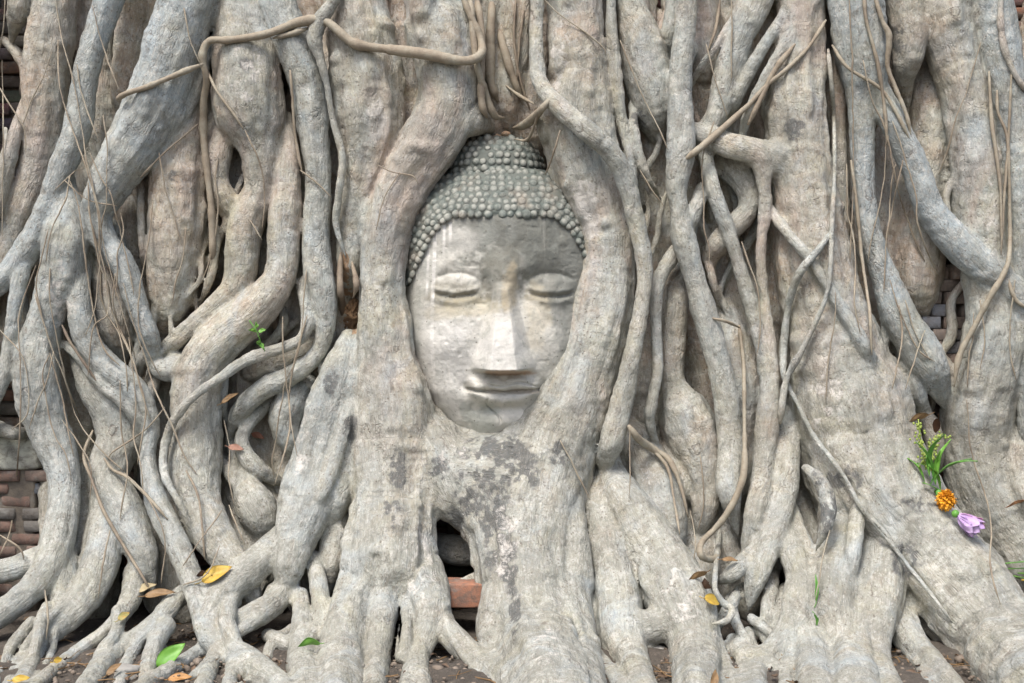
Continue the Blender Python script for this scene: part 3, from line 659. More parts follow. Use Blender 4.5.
for r_i in range(8):
    x = 918 + (r_i % 2) * 9
    while x < 985:
        L = random.choice((20, 26, 30)); slab(m_, world(x + L / 2, 274 + r_i * 12.2, -34 + random.uniform(-3, 2)), ((L / 2 - 1) * U, .04, 6.0 * U), random.choice([(.20, .16, .135), (.17, .18, .20), (.24, .18, .145), (.20, .19, .175)]), 0); x += L + 1.5
V_, F_ = rock(world(950, 318, -48), 42 * U, .045, 54 * U, 4, 14, .03, 16.0); m_.add(V_, F_, (.17, .145, .115)); m_.build('brick_patch', M_BRICK, wall)
m_ = MB(); V_, F_ = rock(world(6, 452, -34), 42 * U, .06, 17 * U, 5, 14, .05, 10.0); m_.add(V_, F_, (.50, .51, .44)); m_.build('painted_block', M_BRICK, lw)
m_ = MB(); V_, F_ = rock((-.11, -.02, .07), .15, .045, .028, 11, 18, .05, 14.0)
c = world(468, 592, 74); V_ = V_ - V_.mean(0) + np.array([c[0], c[1], c[2]]) ; m_.add(V_, F_, (.36, .165, .10))
tag(m_.build('brick', M_BRICK), 'single orange-red brick lodged in the hollow between the two middle roots', 'brick')

# ---------------------------------------------------------------- the stone head
HX, DH = 504.0, -27.0
yk = np.array([442, 440, 437, 431, 418, 405, 388, 367, 340, 315, 290, 265, 245, 225, 210, 198, 188, 180, 174], float)[::-1]
wk = np.array([2, 19, 35, 50, 63, 73, 82, 89, 95, 98, 99, 100, 100, 98, 92, 84, 75, 64, 50], float)[::-1]
fk = np.array([2, 22, 36, 46, 52, 56, 60, 64, 67, 68, 69, 70, 70, 68, 63, 56, 48, 42, 38], float)[::-1]
def prof(y): return np.interp(y, yk, wk), np.interp(y, yk, fk)
def g2(x, y, sx, sy): return np.exp(-.5 * ((x / sx) ** 2 + (y / sy) ** 2))
def face_feat(x, y):
    Pn0 = np.stack([x, y, 0 * x], 1); X = x - HX; a = np.abs(X); f = np.zeros_like(x)
    # brows: arches running out from the nose bridge
    yb = 284 - 17 * np.sin(np.clip((a - 6) / 66, 0, 1) * math.pi * .92) + np.clip(a - 55, 0, 40) * .25
    win = sst(7, 20, a) * sst(76, 54, a)
    f += 1.0 * np.exp(-.5 * ((y - yb + 2) / 7) ** 2) * sst(4, 14, a) * sst(74, 50, a)
    f -= 3.6 * win * sst(-7, 13, y - yb) * sst(52, 16, y - yb)
    f -= 3.0 * g2(a - 18, y - 292, 8, 12)
    ex, ey = a - 45, y - 288                                        # lids, slit, lower lid
    f += 3.6 * np.clip(1 - (ex / 23) ** 2 - (ey / 11.5) ** 2, 0, 1) ** .8
    ys = 294.2 + 5.2 * np.cos(np.clip(ex / 22, -1.2, 1.2) * 1.4)
    f -= 2.0 * np.exp(-.5 * ((y - ys) / 1.8) ** 2) * sst(23, 17, abs(ex)) * (.55 + .6 * (vnoise(Pn0 / 7) > -.2))
    f += 1.5 * np.exp(-.5 * ((y - ys + 4.2) / 2.0) ** 2) * sst(26, 18, abs(ex))
    f += 2.4 * np.exp(-.5 * ((y - ys - 5) / 2.6) ** 2) * sst(26, 14, abs(ex))
    f -= 1.2 * np.exp(-.5 * ((y - 277 - .01 * ex ** 2) / 2.0) ** 2) * sst(26, 16, abs(ex))
    # nose: a straight planed wedge, repaired, standing sharply off the face
    f += 7 * g2(a, y - 280, 9, 16)
    v = np.clip((y - 291) / 80, 0, 1); hw = 11 + 21 * v ** 1.05; hn = 6 + 31 * v ** .95; flat = 4 + 8 * v
    cs = 1 - np.clip((a - flat) / np.maximum(hw - flat, 1), 0, 1); cs = cs * cs * (3 - 2 * cs) * .5 + cs * .5
    f += hn * cs * sst(285, 294, y) * (1 - sst(368, 373, y + (a / 30) ** 2 * 3))
    f += 5 * g2(a - 24, y - 361, 5, 6) * sst(373, 369, y)
    f -= 3 * g2(a - 10, y - 373, 6, 2)
    # mouth
    ym = 389 - 2.2 * (a / 36) ** 2.2 + .9 * np.cos(a / 5.0) * sst(14, 4, a)
    mw = sst(37, 27, a)
    f += 4.0 * g2(a, y - 388, 30, 13)
    top = ym - 4.6 - 2.2 * sst(30, 8, a) + 1.6 * sst(5, 0, a); bot = ym + 7.2 * sst(38, 10, a)
    f += 4.6 * np.exp(-.5 * ((y - top) / 3.0) ** 2) * mw + 7.0 * np.exp(-.5 * ((y - bot) / 4.4) ** 2) * mw
    f -= 6.2 * np.exp(-.5 * ((y - ym) / 1.25) ** 2) * sst(38, 33, a)
    f += 1.3 * np.exp(-.5 * ((y - top + 5.2) / 1.1) ** 2) * sst(37, 28, a)
    f -= 4.5 * g2(a - 38, y - 384, 4, 5) ; f -= 1.6 * g2(a, y - 376, 3.5, 4)
    f -= 5.0 * g2(a, y - 406, 20, 3.6); f += 7.0 * g2(a, y - 418, 18, 8)
    f += 4.5 * g2(a - 50, y - 345, 20, 26); f -= 2.0 * g2(a - 40, y - 372, 8, 14)
    # lumps, chips and a crack across the lip and chin
    Pn = np.stack([x, y, np.zeros_like(x)], 1)
    f += 1.8 * vnoise(Pn / 23) + .5 * vnoise(Pn / 8 + 4) + .2 * vnoise(Pn / 3.2 + 8) + 1.0 * vnoise(Pn / 5.5 + 60) * g2(a - 45, y - 292, 24, 14); f -= 1.8 * np.clip(vnoise(Pn / 6 + 40) - .55, 0, 1)
    ck = np.abs(x - (493 + 5 * np.sin(y / 5) + (y - 400) * .2)); f -= 2.4 * sst(1.8, .4, ck) * sst(394, 398, y) * sst(422, 414, y)
    ck2 = np.abs(y - (382 + 2 * np.sin(x / 6))); f -= 2.0 * sst(1.5, .3, ck2) * sst(484, 492, x) * sst(545, 535, x)
    return f
def head_pt(th, y, grow=0, feat=True):
    W_, Fd = prof(y); W_ = W_ + grow; Fd = Fd + grow; s_, c_ = np.sin(th), np.cos(th); e = 2 / 2.15
    x = HX + W_ * np.sign(s_) * np.abs(s_) ** e + (y - 300) * .012; d = DH + Fd * np.sign(c_) * np.abs(c_) ** e
    if feat: d = d + face_feat(x, y) * sst(1.45, .9, np.abs(th)) * (np.cos(th) > 0) * sst(441, 432, y)
    return x, y, d
def to_w(x, y, d):
    t = D0 + 30 * U                                                  # the head keeps one scale: its own axis plane
    return np.stack([(x - 512) / F * t, -d * U, ZC - (y - 341.5) / F * t], -1)
def hair_line(th):                                                   # lower on the temples
    return 219 + 72 * sst(.42, 1.22, np.abs(th)) + 4 * np.cos(th * 2)
def grid_faces(n, m, wrap=True):
    I = np.arange(n * m).reshape(n, m); J = np.roll(I, -1, 0) if wrap else None
    A = I if wrap else I[:-1]; B_ = J if wrap else I[1:]
    return np.stack([A[:, :-1].ravel(), A[:, 1:].ravel(), B_[:, 1:].ravel(), B_[:, :-1].ravel()], 1)
n, m = 820, 380
u = np.linspace(0, 1, n, endpoint=False) * 2 * math.pi - math.pi; th = u + .0 * np.sin(u)
ys_ = np.linspace(205, 442, m); TH, YY = np.meshgrid(th, ys_, indexing='ij'); x, y, d = head_pt(TH.ravel(), YY.ravel())
Vh = to_w(x, y, d); Qh = grid_faces(n, m)
head = empty('stone_statue', tuple(to_w(np.array([HX]), np.array([430.]), np.array([DH]))[0]))
tag(head, 'weathered grey-white stone Buddha head with closed calm eyes, held in the roots', 'statue head')
def paint(x, y):
    A = np.tile(np.array([.545, .53, .475]), (len(x), 1)); Pn = np.stack([x, y, 0 * x], 1); nz = vnoise(Pn / 14) * .3 + vnoise(Pn / 5 + 3) * .2 + vnoise(Pn / 2 + 5) * .12
    def put(cx, cy, rx, ry, col, amt, soft=.6):
        q = 1.0 - ((x - cx) / rx) ** 2 * .5 - ((y - cy) / ry) ** 2 * .5 + nz * .9; k = (sst(.15, .15 + soft, q) * amt)[:, None]
        A[:] = A * (1 - k) + np.array(col) * k
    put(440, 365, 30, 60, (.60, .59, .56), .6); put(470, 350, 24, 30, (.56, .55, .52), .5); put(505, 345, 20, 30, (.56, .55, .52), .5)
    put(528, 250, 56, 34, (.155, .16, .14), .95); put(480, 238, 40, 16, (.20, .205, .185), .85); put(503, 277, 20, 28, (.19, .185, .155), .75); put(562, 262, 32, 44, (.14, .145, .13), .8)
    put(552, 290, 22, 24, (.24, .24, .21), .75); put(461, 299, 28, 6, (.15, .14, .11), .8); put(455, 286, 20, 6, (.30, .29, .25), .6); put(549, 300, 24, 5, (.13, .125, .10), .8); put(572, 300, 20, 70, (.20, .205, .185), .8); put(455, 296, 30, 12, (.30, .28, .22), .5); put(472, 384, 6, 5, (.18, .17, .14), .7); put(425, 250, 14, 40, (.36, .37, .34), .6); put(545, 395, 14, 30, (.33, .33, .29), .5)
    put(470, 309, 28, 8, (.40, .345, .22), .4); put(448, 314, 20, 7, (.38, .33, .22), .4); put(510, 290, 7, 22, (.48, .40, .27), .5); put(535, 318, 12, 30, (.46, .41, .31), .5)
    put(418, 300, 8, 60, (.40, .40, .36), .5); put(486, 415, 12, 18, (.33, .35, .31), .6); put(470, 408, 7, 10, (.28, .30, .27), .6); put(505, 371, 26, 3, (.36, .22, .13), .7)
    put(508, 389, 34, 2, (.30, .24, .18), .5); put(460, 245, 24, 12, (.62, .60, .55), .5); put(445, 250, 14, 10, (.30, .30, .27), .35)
    for cx, w_, y0, y1 in ((437, 1.3, 225, 415), (431, .8, 235, 300), (446, .8, 226, 262), (452, 1, 226, 248)):
        k = (sst(w_ + 1, w_, np.abs(x - cx - 1.5 * np.sin(y / 30))) * sst(y0 - 2, y0 + 5, y) * sst(y1 + 5, y1 - 10, y) * (.55 + .4 * vnoise(Pn / 6 + 21)))[:, None]; A[:] = A * (1 - k) + np.array([.72, .70, .66]) * k
    for cx, w_, y0, y1 in ((520, 5, 225, 262), (500, 3, 224, 258), (560, 4, 228, 270), (541, 3, 226, 280), (475, 4, 224, 246)):
        k = (sst(w_ + 3, w_ - 2, np.abs(x - cx - 2 * np.sin(y / 9) + nz * 5)) * sst(y1 + 8, y1 - 20, y) * .55)[:, None]; A[:] = A * (1 - k) + np.array([.15, .15, .13]) * k
    return A
def seam(x, y):
    # slightly different carving blocks: nothing but a faint joint
    return x
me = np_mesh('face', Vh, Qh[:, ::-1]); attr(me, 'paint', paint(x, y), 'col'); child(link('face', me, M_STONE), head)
# hair: a cap standing proud of the face, its lower edge curving down over the temples
n2, m2 = 360, 90
th2 = np.linspace(-math.pi, math.pi, n2, endpoint=False); TT, VV = np.meshgrid(th2, np.linspace(0, 1, m2), indexing='ij'); TT = TT.ravel(); VV = VV.ravel()
yl = hair_line(TT); yy = 174 + (yl - 174) * VV; x, y, d = head_pt(TT, yy, 2.2 * sst(1.0, .9, VV) , False)
Vc = to_w(x, y, d)
def hair_mat():
    m, n, b = mat('stained_hair_stone'); B = NB(n); obj = B.new('ShaderNodeTexCoord').outputs['Object']; k = B.at('knob').outputs['Fac']
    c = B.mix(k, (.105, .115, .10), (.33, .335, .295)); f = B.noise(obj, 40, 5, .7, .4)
    c = B.mix(B.ramp(f, .44, .60, 0, .8), c, (.12, .145, .13)); c = B.mix(B.ramp(B.noise(obj, 26, 5, .75), .54, .66, 0, .7), c, (.075, .085, .075)); c = B.mix(B.ramp(B.noise(obj, 12, 4, .6), .5, .7, 0, .4), c, (.36, .27, .20))
    B.L(c, b.inputs['Base Color']); b.inputs['Roughness'].default_value = .8; B.L(B.bump(B.noise(obj, 160, 5, .7), .5, .002), b.inputs['Normal']); return m
M_HAIR = hair_mat()
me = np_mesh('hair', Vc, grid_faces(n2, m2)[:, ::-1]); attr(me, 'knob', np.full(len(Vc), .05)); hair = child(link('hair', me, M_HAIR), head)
# topknot dome
UX = 496.0
uy = np.array([137, 139, 143, 150, 158, 167, 176, 186, 194], float); uw = np.array([1, 19, 30, 39, 45, 48, 49, 45, 40], float)
def knot_pt(th, y, grow=0):
    w_ = np.interp(y, uy, uw) + grow; return UX + w_ * np.sin(th), y, DH + w_ * .86 * np.cos(th)
TT, VV = np.meshgrid(th2, np.linspace(137, 194, 50), indexing='ij'); x, y, d = knot_pt(TT.ravel(), VV.ravel()); Vk = to_w(x, y, d)
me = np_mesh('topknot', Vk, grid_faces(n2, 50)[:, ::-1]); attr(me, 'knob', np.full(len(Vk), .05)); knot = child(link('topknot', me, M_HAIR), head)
# rows of round snail curls
def curls(fn, ylist, thr, spacing, name, parent, rk):
    V = []; Fc = []; kv = []
    for ri, yv in enumerate(ylist):
        tt = -thr; arr = []
        fine_t = np.linspace(-thr, thr, 600); xx, y2, dd = fn(fine_t, np.full(600, yv) if not callable(yv) else yv(fine_t)); pw = to_w(xx, y2, dd)
        L = np.concatenate([[0], np.cumsum(np.linalg.norm(np.diff(pw, axis=0), axis=1))]); nK = int(L[-1] / (spacing * U))
        for j in range(nK):
            s_ = (j + .5 * (ri % 2) + random.uniform(-.14, .14)) / nK * L[-1]
            c = np.array([np.interp(s_, L, pw[:, i]) for i in range(3)]); c[2] += random.gauss(0, .0010); t_ = np.interp(s_, L, fine_t)
            nrm = np.array([math.sin(t_) * .8, -math.cos(t_), .25 if rk < 4 else .35]); nrm /= np.linalg.norm(nrm)
            R = rk * U * random.uniform(.76, 1.16); ua = np.cross(nrm, [0, 0, 1]); ua /= np.linalg.norm(ua); va = np.cross(ua, nrm); o = len(V)
            if random.random() < .02: continue
            hgt = random.uniform(.34, .6)
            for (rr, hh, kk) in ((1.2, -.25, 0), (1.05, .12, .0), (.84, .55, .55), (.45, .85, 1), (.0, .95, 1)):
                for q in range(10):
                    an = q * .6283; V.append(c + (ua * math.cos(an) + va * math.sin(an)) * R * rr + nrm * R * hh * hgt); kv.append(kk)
            for l in range(4):
                for q in range(10): k2 = (q + 1) % 10; Fc.append((o + l * 10 + q, o + l * 10 + k2, o + l * 10 + 10 + k2, o + l * 10 + 10 + q))
    V = np.array(V); V += (np.stack([vnoise(V / .004 + i * 9) for i in range(3)], 1)) * .0011
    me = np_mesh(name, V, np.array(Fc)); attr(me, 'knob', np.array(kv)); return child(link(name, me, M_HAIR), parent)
rows = [(lambda t, q=q: hair_line(t) * q + 176 * (1 - q)) for q in np.linspace(.965, .06, 8)]
curls(lambda t, y: head_pt(t, y, 2.0, False), rows, 2.0, 7.7, 'hair_curl', hair, 3.7)
curls(lambda t, y: knot_pt(t, y, .3), [189, 182, 175, 168, 161, 154.5, 148.5, 143], 2.2, 8.0, 'hair_curl', knot, 3.6)
depth_map(Vh, ZB); depth_map(Vc, ZB); depth_map(Vk, ZB)
m_ = MB()
for (a, b, r) in ((506, 136, 5), (498, 138, 4), (492, 140, 3)):
    V_, F_ = rock(to_w(np.array([a]), np.array([float(b)]), np.array([DH + 6]))[0], r * U, r * U, r * .7 * U, a, 6, .3); m_.add(V_, F_, (.40, .27, .18))
tag(m_.build('stone_chip', M_STONE), 'small broken reddish chips lying on top of the stone head', 'stone chips', kind='stuff')

# ---------------------------------------------------------------- vines and hair roots lying on the tree
def tube(C, R, seg=8):
    C = np.asarray(C); T, N, Bn = frames(C); an = np.arange(seg) * 2 * math.pi / seg
    V = C[:, None] + (np.cos(an)[None, :, None] * N[:, None] + np.sin(an)[None, :, None] * Bn[:, None]) * np.asarray(R)[:, None, None]
    n = len(C); V = V.reshape(-1, 3); I = np.arange(n * seg).reshape(n, seg); J = np.roll(I, -1, 1)
    Q_ = np.stack([I[:-1].ravel(), J[:-1].ravel(), J[1:].ravel(), I[1:].ravel()], 1).tolist()
    Q_ += [tuple(I[0][::-1])] + [tuple(I[-1])]
    return V, Q_
NV = [0]
def vine(name, pts, tone=.45, span=3, lift=0.0, taper=True, wob=.6, mb=None):
    P = [(p[0], p[1], p[2] * (.78 if 1.2 < p[2] < 3 else 1), 0) for p in pts]
    C = catmull(P, 4.0); px, py, r, _ = C.T; nn = len(C)
    if wob: 
        px = px + wob * np.cumsum(RNG.normal(0, .25, nn)) * np.sin(np.linspace(0, math.pi, nn)); 
    t = np.array([min(surf_t(a, b, 1), D0 + .1) for a, b in zip(px, py)])
    tm = np.array([t[max(0, i - span):i + span + 1].min() for i in range(nn)])
    for _ in range(3): tm = np.convolve(np.pad(tm, 2, 'edge'), np.ones(5) / 5, 'valid')
    tm = np.minimum(tm, t + .0) if span <= 4 else tm
    gt = np.where(py > 400, (ZC - .006) / np.maximum((py - 341.5) / F, .01), 9); tm = np.minimum(tm, gt)
    bark = tone > .5 and r.max() >= 1.8
    R = r * U * (1 + .16 * np.sin(np.cumsum(RNG.normal(0, .7, nn)))); tm = tm - R * .55 - lift; ne = min(5, nn // 3); tm[-ne:] += np.linspace(0, 1, ne) * R[-1] * 1.6; tm[:ne] += np.linspace(1, 0, ne) * R[0] * 1.6
    if taper: R[-4:] *= np.linspace(1, .35, 4); R[:3] *= np.linspace(.5, 1, 3)
    W = np.stack([(px - 512) / F * tm, -D0 + tm, ZC - (py - 341.5) / F * tm], 1)
    V, Fc = tube(W, R, 10 if r.max() > 2 else 6)
    me = bpy.data.meshes.new(name); me.from_pydata(V.tolist(), [], [tuple(f) for f in Fc]); me.update(); me.polygons.foreach_set('use_smooth', [True] * len(Fc))
    attr(me, 'tone', np.full(len(V), tone))
    sg = len(V) // nn; q_ = np.repeat(np.arange(nn), sg) * .009; attr(me, 'flow', np.stack([V[:, 0] - np.repeat(W[:, 0], sg) + NV[0], V[:, 1] - np.repeat(W[:, 1], sg), q_], 1))
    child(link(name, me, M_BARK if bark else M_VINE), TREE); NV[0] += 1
V1 = 'aerial_root'
vine(V1, [(213,262,3),(211,206,3.5),(204,142,4),(204,105,4),(207,79,3.5),(203,56,4),(210,41,4),(230,40,4),(267,34,4.5),(301,22,4.5),(327,22,5),(354,43,5),(387,49,5),(425,54,5),(455,60,5),(472,60,5.5),(482,52,5),(479,34,4),(467,8,3.5),(458,-20,3)], .45, 5)
vine(V1, [(117,99,3.5),(128,93,3.2),(150,86,3),(203,64,3)], .45, 4)
vine(V1, [(338,-20,5),(334,0,5.5),(321,19,7),(314,37,7),(319,58,5),(326,86,3.5),(331,120,3.2),(341,157,4),(337,195,4),(335,225,3),(346,258,2)], .6, 4, .01)
vine(V1, [(273,38,2.5),(290,34,3),(309,28,3)], .5)
vine(V1, [(290,70,2.2),(294,110,2),(298,150,2),(303,175,1.5)], .35)
vine(V1, [(207,70,1.8),(216,90,1.8),(232,112,1.6),(244,130,1.2)], .4)
vine(V1, [(198,124,1.4),(170,148,1.5),(150,168,1.5),(140,178,1.2)], .35)
vine(V1, [(826,20,2.2),(808,48,2.4),(787,69,2.6),(768,84,2.6),(750,103,2.8),(722,128,3.0),(701,147,3.2),(684,160,3.0)], .5, 2)
vine(V1, [(795,44,2.5),(775,70,3),(762,95,3),(748,125,3)], .4, 5)
vine(V1, [(828,49,2.5),(834,112,2.8),(836,170,2.8),(834,225,2.8),(829,290,2.8),(806,344,3.2),(787,380,3.5),(780,424,3)], .55, 5)
vine(V1, [(832,231,2.8),(818,250,3),(802,269,3.5),(792,290,3.5),(786,317,3.5),(782,370,3.5),(794,400,2.8),(813,437,2.8),(841,474,2.8),(860,507,2.9),(883,535,2.7),(909,568,2.5),(929,592,2.2),(952,622,1.8)], .8, 2)
vine(V1, [(866,512,2.5),(885,532,2.5),(900,553,2.5)], .6)
vine(V1, [(739,325,2.5),(744,370,2.5),(744,427,2.8),(742,476,3),(724,517,3),(701,543,3),(702,557,3),(716,558,3),(720,540,2.6)], .5, 4)
vine(V1, [(720,528,2.5),(716,562,3),(714,588,3),(722,603,3),(731,609,3),(727,620,3),(712,624,2.6)], .55, 3)
vine(V1, [(712,318,2),(728,322,2),(740,328,2)], .35)
vine(V1, [(628,425,3),(640,440,3.5),(656,450,3.5),(671,461,3),(682,487,2.6),(688,517,2.2)], .5, 4)
vine(V1, [(632,430,2),(650,447,2),(668,468,2),(674,500,1.6),(680,535,1.2)], .4)
vine(V1, [(720,0,2),(716,30,2),(708,52,2)], .3)
vine(V1, [(492,0,5),(490,75,5),(498,102,4)], .4)
vine(V1, [(477,0,5),(482,40,4),(481,98,4),(487,118,3)], .3)
vine(V1, [(499,30,4),(512,75,4),(522,100,3.5)], .4)
vine(V1, [(470,0,3.5),(476,60,4),(486,95,4),(494,115,4),(504,118,3)], .5)
vine(V1, [(516,0,2),(514,40,2),(520,80,2),(530,110,2)], .2)
vine(V1, [(524,10,1.6),(518,50,1.6),(516,90,1.6)], .2)
vine(V1, [(549,100,4),(537,115,4),(525,125,4),(512,128,2.5)], .5, 1)
vine(V1, [(540,108,2),(533,128,2),(526,140,2),(514,139,1.6)], .5, 2)
vine(V1, [(505,85,1.8),(520,96,2.4),(534,104,2.4)], .4)
vine(V1, [(864,-10,2.2),(866,20,2.4),(876,60,2.4),(881,90,2.4),(885,120,2.2),(887,145,1.6)], .4, 6)
vine(V1, [(873,-10,2.6),(882,20,2.8),(889,36,3),(888,66,2.5),(897,90,2.5),(907,115,2.5),(911,136,1.8)], .5, 6)
vine(V1, [(832,45,2),(848,68,2.4),(880,88,2.6),(896,112,2.4),(910,140,1.8)], .45, 4)
vine(V1, [(851,160,2.2),(855,190,2.2),(859,225,2.2),(862,260,2.2),(869,310,2.2),(872,355,1.8)], .5, 6)
vine(V1, [(1003,-20,3),(1000,20,3.2),(1004,50,3.2),(1015,76,3.2),(1030,95,3)], .55, 5)
vine(V1, [(989,71,2),(992,124,2.4),(999,180,2),(1002,247,1.8)], .5, 6)
vine(V1, [(997,90,1.6),(998,112,2),(1007,140,2),(1004,190,1.8),(1001,255,1.4)], .45, 6)
vine(V1, [(1012,60,1.5),(1009,140,1.6),(1010,220,2.2),(1008,265,2.8),(990,298,3),(976,325,3),(960,355,3),(954,387,2.4)], .5, 5)
vine(V1, [(1008,278,2),(1016,300,2.6),(1030,310,2.6)], .5)
vine(V1, [(205,560,1.6),(199,500,1.4),(186,470,1.2)], .3)
vine(V1, [(93,430,2),(84,455,2),(92,480,2),(104,510,2),(124,545,2),(142,575,2),(150,590,1.6)], .35)
vine(V1, [(104,458,2),(113,470,2),(128,478,2),(150,500,2),(168,520,1.6)], .5)
vine(V1, [(62,325,1.8),(72,345,2),(98,383,2.2)], .15)
H_ = 'hair_root'
hair_paths = [
 [(54,-10),(62,40),(71,75),(80,120),(86,161),(97,210),(105,256),(118,300),(130,340),(136,362)],
 [(92,5),(101,35),(110,62),(120,92)], [(58,40),(60,90),(75,140),(88,180),(98,220),(99,262)],
 [(184,8),(190,40),(200,64)], [(0,88),(10,108),(22,130),(26,152)], [(2,60),(3,140),(2,240)],
 [(90,220),(105,270),(110,312),(95,328),(88,377)], [(36,265),(20,310),(18,340),(19,420),(12,520),(0,555)],
 [(50,268),(50,300),(58,345),(68,390),(80,425),(105,455),(124,471)], [(124,472),(145,495),(160,522),(164,548),(161,584)],
 [(165,407),(150,425),(130,440),(112,452),(108,460)], [(70,175),(66,200),(52,232),(46,262)], [(68,176),(78,205),(84,250),(95,320),(105,350),(120,366)],
 [(64,180),(88,200),(118,206)], [(76,170),(64,182),(55,190)], [(0,535),(18,548),(24,560)],
 [(849,-10),(851,60),(850,130),(849,200),(850,262)], [(886,142),(884,190),(872,240),(868,262)], [(903,160),(895,200),(887,240)],
 [(863,60),(872,100),(885,130),(897,190),(910,230),(925,262)], [(899,305),(904,340),(898,370),(892,390)], [(905,300),(915,330),(930,360)],
 [(925,330),(915,355),(905,390)], [(890,280),(902,320),(918,350),(935,362)], [(620,40),(640,90),(660,130),(668,150)], [(545,0),(560,15),(600,45),(606,55)],
 [(630,427),(629,460),(629,498)], [(224,420),(230,450),(229,480),(234,505)], [(229,505),(238,528),(245,545)], [(183,566),(200,540),(215,520),(222,510)],
 [(183,585),(205,575),(220,545)], [(250,220),(262,240)], [(378,165),(392,172),(412,176),(418,184)], [(400,172),(385,196),(376,230)],
 [(120,380),(122,430),(128,470),(120,520)], [(110,530),(104,560),(98,600)], [(45,590),(48,620),(46,640)], [(690,510),(696,540),(694,560)],
 [(700,455),(704,500),(698,530)], [(560,440),(576,470),(590,500)], [(640,170),(652,190),(664,206)], [(560,130),(552,160),(545,175)],
 [(830,530),(822,560),(815,600)], [(245,130),(258,160),(265,190),(262,230)], [(300,170),(318,184),(332,198)], [(706,44),(716,80),(728,118)],
 [(980,300),(985,340),(980,370)], [(1015,280),(1010,340),(1016,380)], [(0,330),(24,360),(28,410),(12,430)], [(62,420),(80,445),(92,470),(90,500)],
]
for _ in range(34):
    x0 = random.choice((random.uniform(0, 130), random.uniform(0, 130), random.uniform(150, 320), random.uniform(650, 780), random.uniform(820, 1020), random.uniform(830, 1020))); y0 = random.uniform(-10, 420); n_ = random.randint(4, 9); sx = random.uniform(-7, 7); hp = []
    for k in range(n_): hp.append((x0, y0)); sx = max(-10, min(10, sx + random.gauss(0, 4))); x0 += sx; y0 += random.uniform(18, 32)
    hp = [q for q in hp if not 345 < q[0] < 640]
    if len(hp) > 2: hair_paths.append(hp)
for hp in hair_paths:
    vine(H_, [(a, b, random.uniform(.5, .95)) for a, b in hp], random.uniform(.3, .5), 7, .002, True, 1.0)
# ---------------------------------------------------------------- leaves, flowers, sprigs, stones
M_YEL = plain('yellow_leaf', (.55, .39, .05), (.36, .21, .04), 60, .55, .3, .001)
M_OCH = plain('ochre_leaf', (.28, .17, .075), (.13, .08, .035), 50, .6, .4, .001)
M_BRN = plain('brown_leaf', (.12, .055, .025), (.05, .025, .015), 40, .7, .4, .001)
M_GRN = plain('fresh_green_leaf', (.16, .36, .05), (.09, .24, .03), 40, .45, .3, .001)
M_DGR = plain('grass_green', (.07, .23, .03), (.13, .32, .05), 30, .5, .3, .001)
M_BUD = plain('budding_stem', (.30, .36, .08), (.20, .27, .05), 90, .7, .4, .001)
M_ORG = plain('marigold_orange', (.85, .42, .02), (.75, .28, .01), 70, .6, .3, .001)
M_PUR = plain('lilac_petal', (.36, .22, .46), (.50, .37, .57), 45, .5, .2, .001)
M_PNK = plain('pink_petal', (.75, .22, .48), (.78, .50, .68), 60, .5, .2, .001)
M_ROT = plain('rotten_wood', (.38, .24, .13), (.17, .105, .06), 50, .9, .9, .006)
M_ROCK = plain('pale_stone', (.38, .37, .34), (.24, .23, .21), 40, .85, .6, .004)
M_CRUMB = plain('soil_crumbs', (.30, .25, .20), (.10, .075, .055), 12, .95, .6, .003)
def leaf_geo(L, Wd, curl=.3, fold=.25, n=12, m=4, tip=1.0):
    V = []; Fc = []
    for side in (0, 1):
        for i in range(n + 1):
            s = i / n; w_ = Wd * math.sin(math.pi * s ** .85) ** .8 * (1 - .35 * s * tip) + .0004
            for j in range(-m, m + 1):
                v = j / m; V.append((s * L, v * w_ * .5, curl * L * (s * s - s) * -1 + fold * abs(v) * w_ * .5 + .0012 * math.sin(9 * s + 3 * v) + (side * -.0006)))
    k = 2 * m + 1; o = (n + 1) * k
    for i in range(n):
        for j in range(2 * m):
            a = i * k + j; Fc.append((a, a + k, a + k + 1, a + 1)); Fc.append((o + a, o + a + 1, o + a + k + 1, o + a + k))
    for i in range(n):
        for j in (0, k - 1):
            a = i * k + j; f = (a, o + a, o + a + k, a + k); Fc.append(f if j else f[::-1])
    for i in (0, n):
        for j in range(k - 1): a = i * k + j; f = (a, a + 1, o + a + 1, o + a); Fc.append(f if i == 0 else f[::-1])
    return V, Fc
def place(V, loc, yaw=0, pitch=0, roll=0):
    M = Matrix.Translation(loc) @ Matrix.Rotation(yaw, 4, 'Z') @ Matrix.Rotation(pitch, 4, 'Y') @ Matrix.Rotation(roll, 4, 'X'); return [M @ Vector(v) for v in V]
def leaf(px, py, L, Wd, yaw, pitch, roll, m, label, group=None, curl=.25, lift=.006, fold=.25, name='leaf'):
    mb = MB(); V, Fc = leaf_geo(L * U, Wd * U, curl, fold); V = [(v[0] - L * U * .5, v[1], v[2]) for v in V]
    loc = on_surface(px, py, lift); mb.add(place([Vector(v) for v in V], (0, 0, 0), math.radians(yaw), math.radians(pitch), math.radians(roll)), Fc)
    st = MB(); C = [Vector((-L * U * (.5 + .22 * t), .004 * t * t, -.003 * t)) for t in (0, .35, .7, 1)]
    V, Fc = tube(np.array([list(c) for c in C]), [.0009] * 4, 6); st.add(place([Vector(v) for v in V], (0, 0, 0), math.radians(yaw), math.radians(pitch), math.radians(roll)), Fc)
    e = empty(name, loc); tag(e, label, 'leaf', group)
    for q, nm in ((mb, 'blade'), (st, 'leaf_stalk')):
        o = q.build(nm, m); o.parent = e
    return e
GL = 'fallen leaves among the roots'
leaf(217, 574, 30, 17, 15, -25, 50, M_YEL, 'bright yellow fallen leaf on the thick root left of centre, topmost of the leaves there', GL)
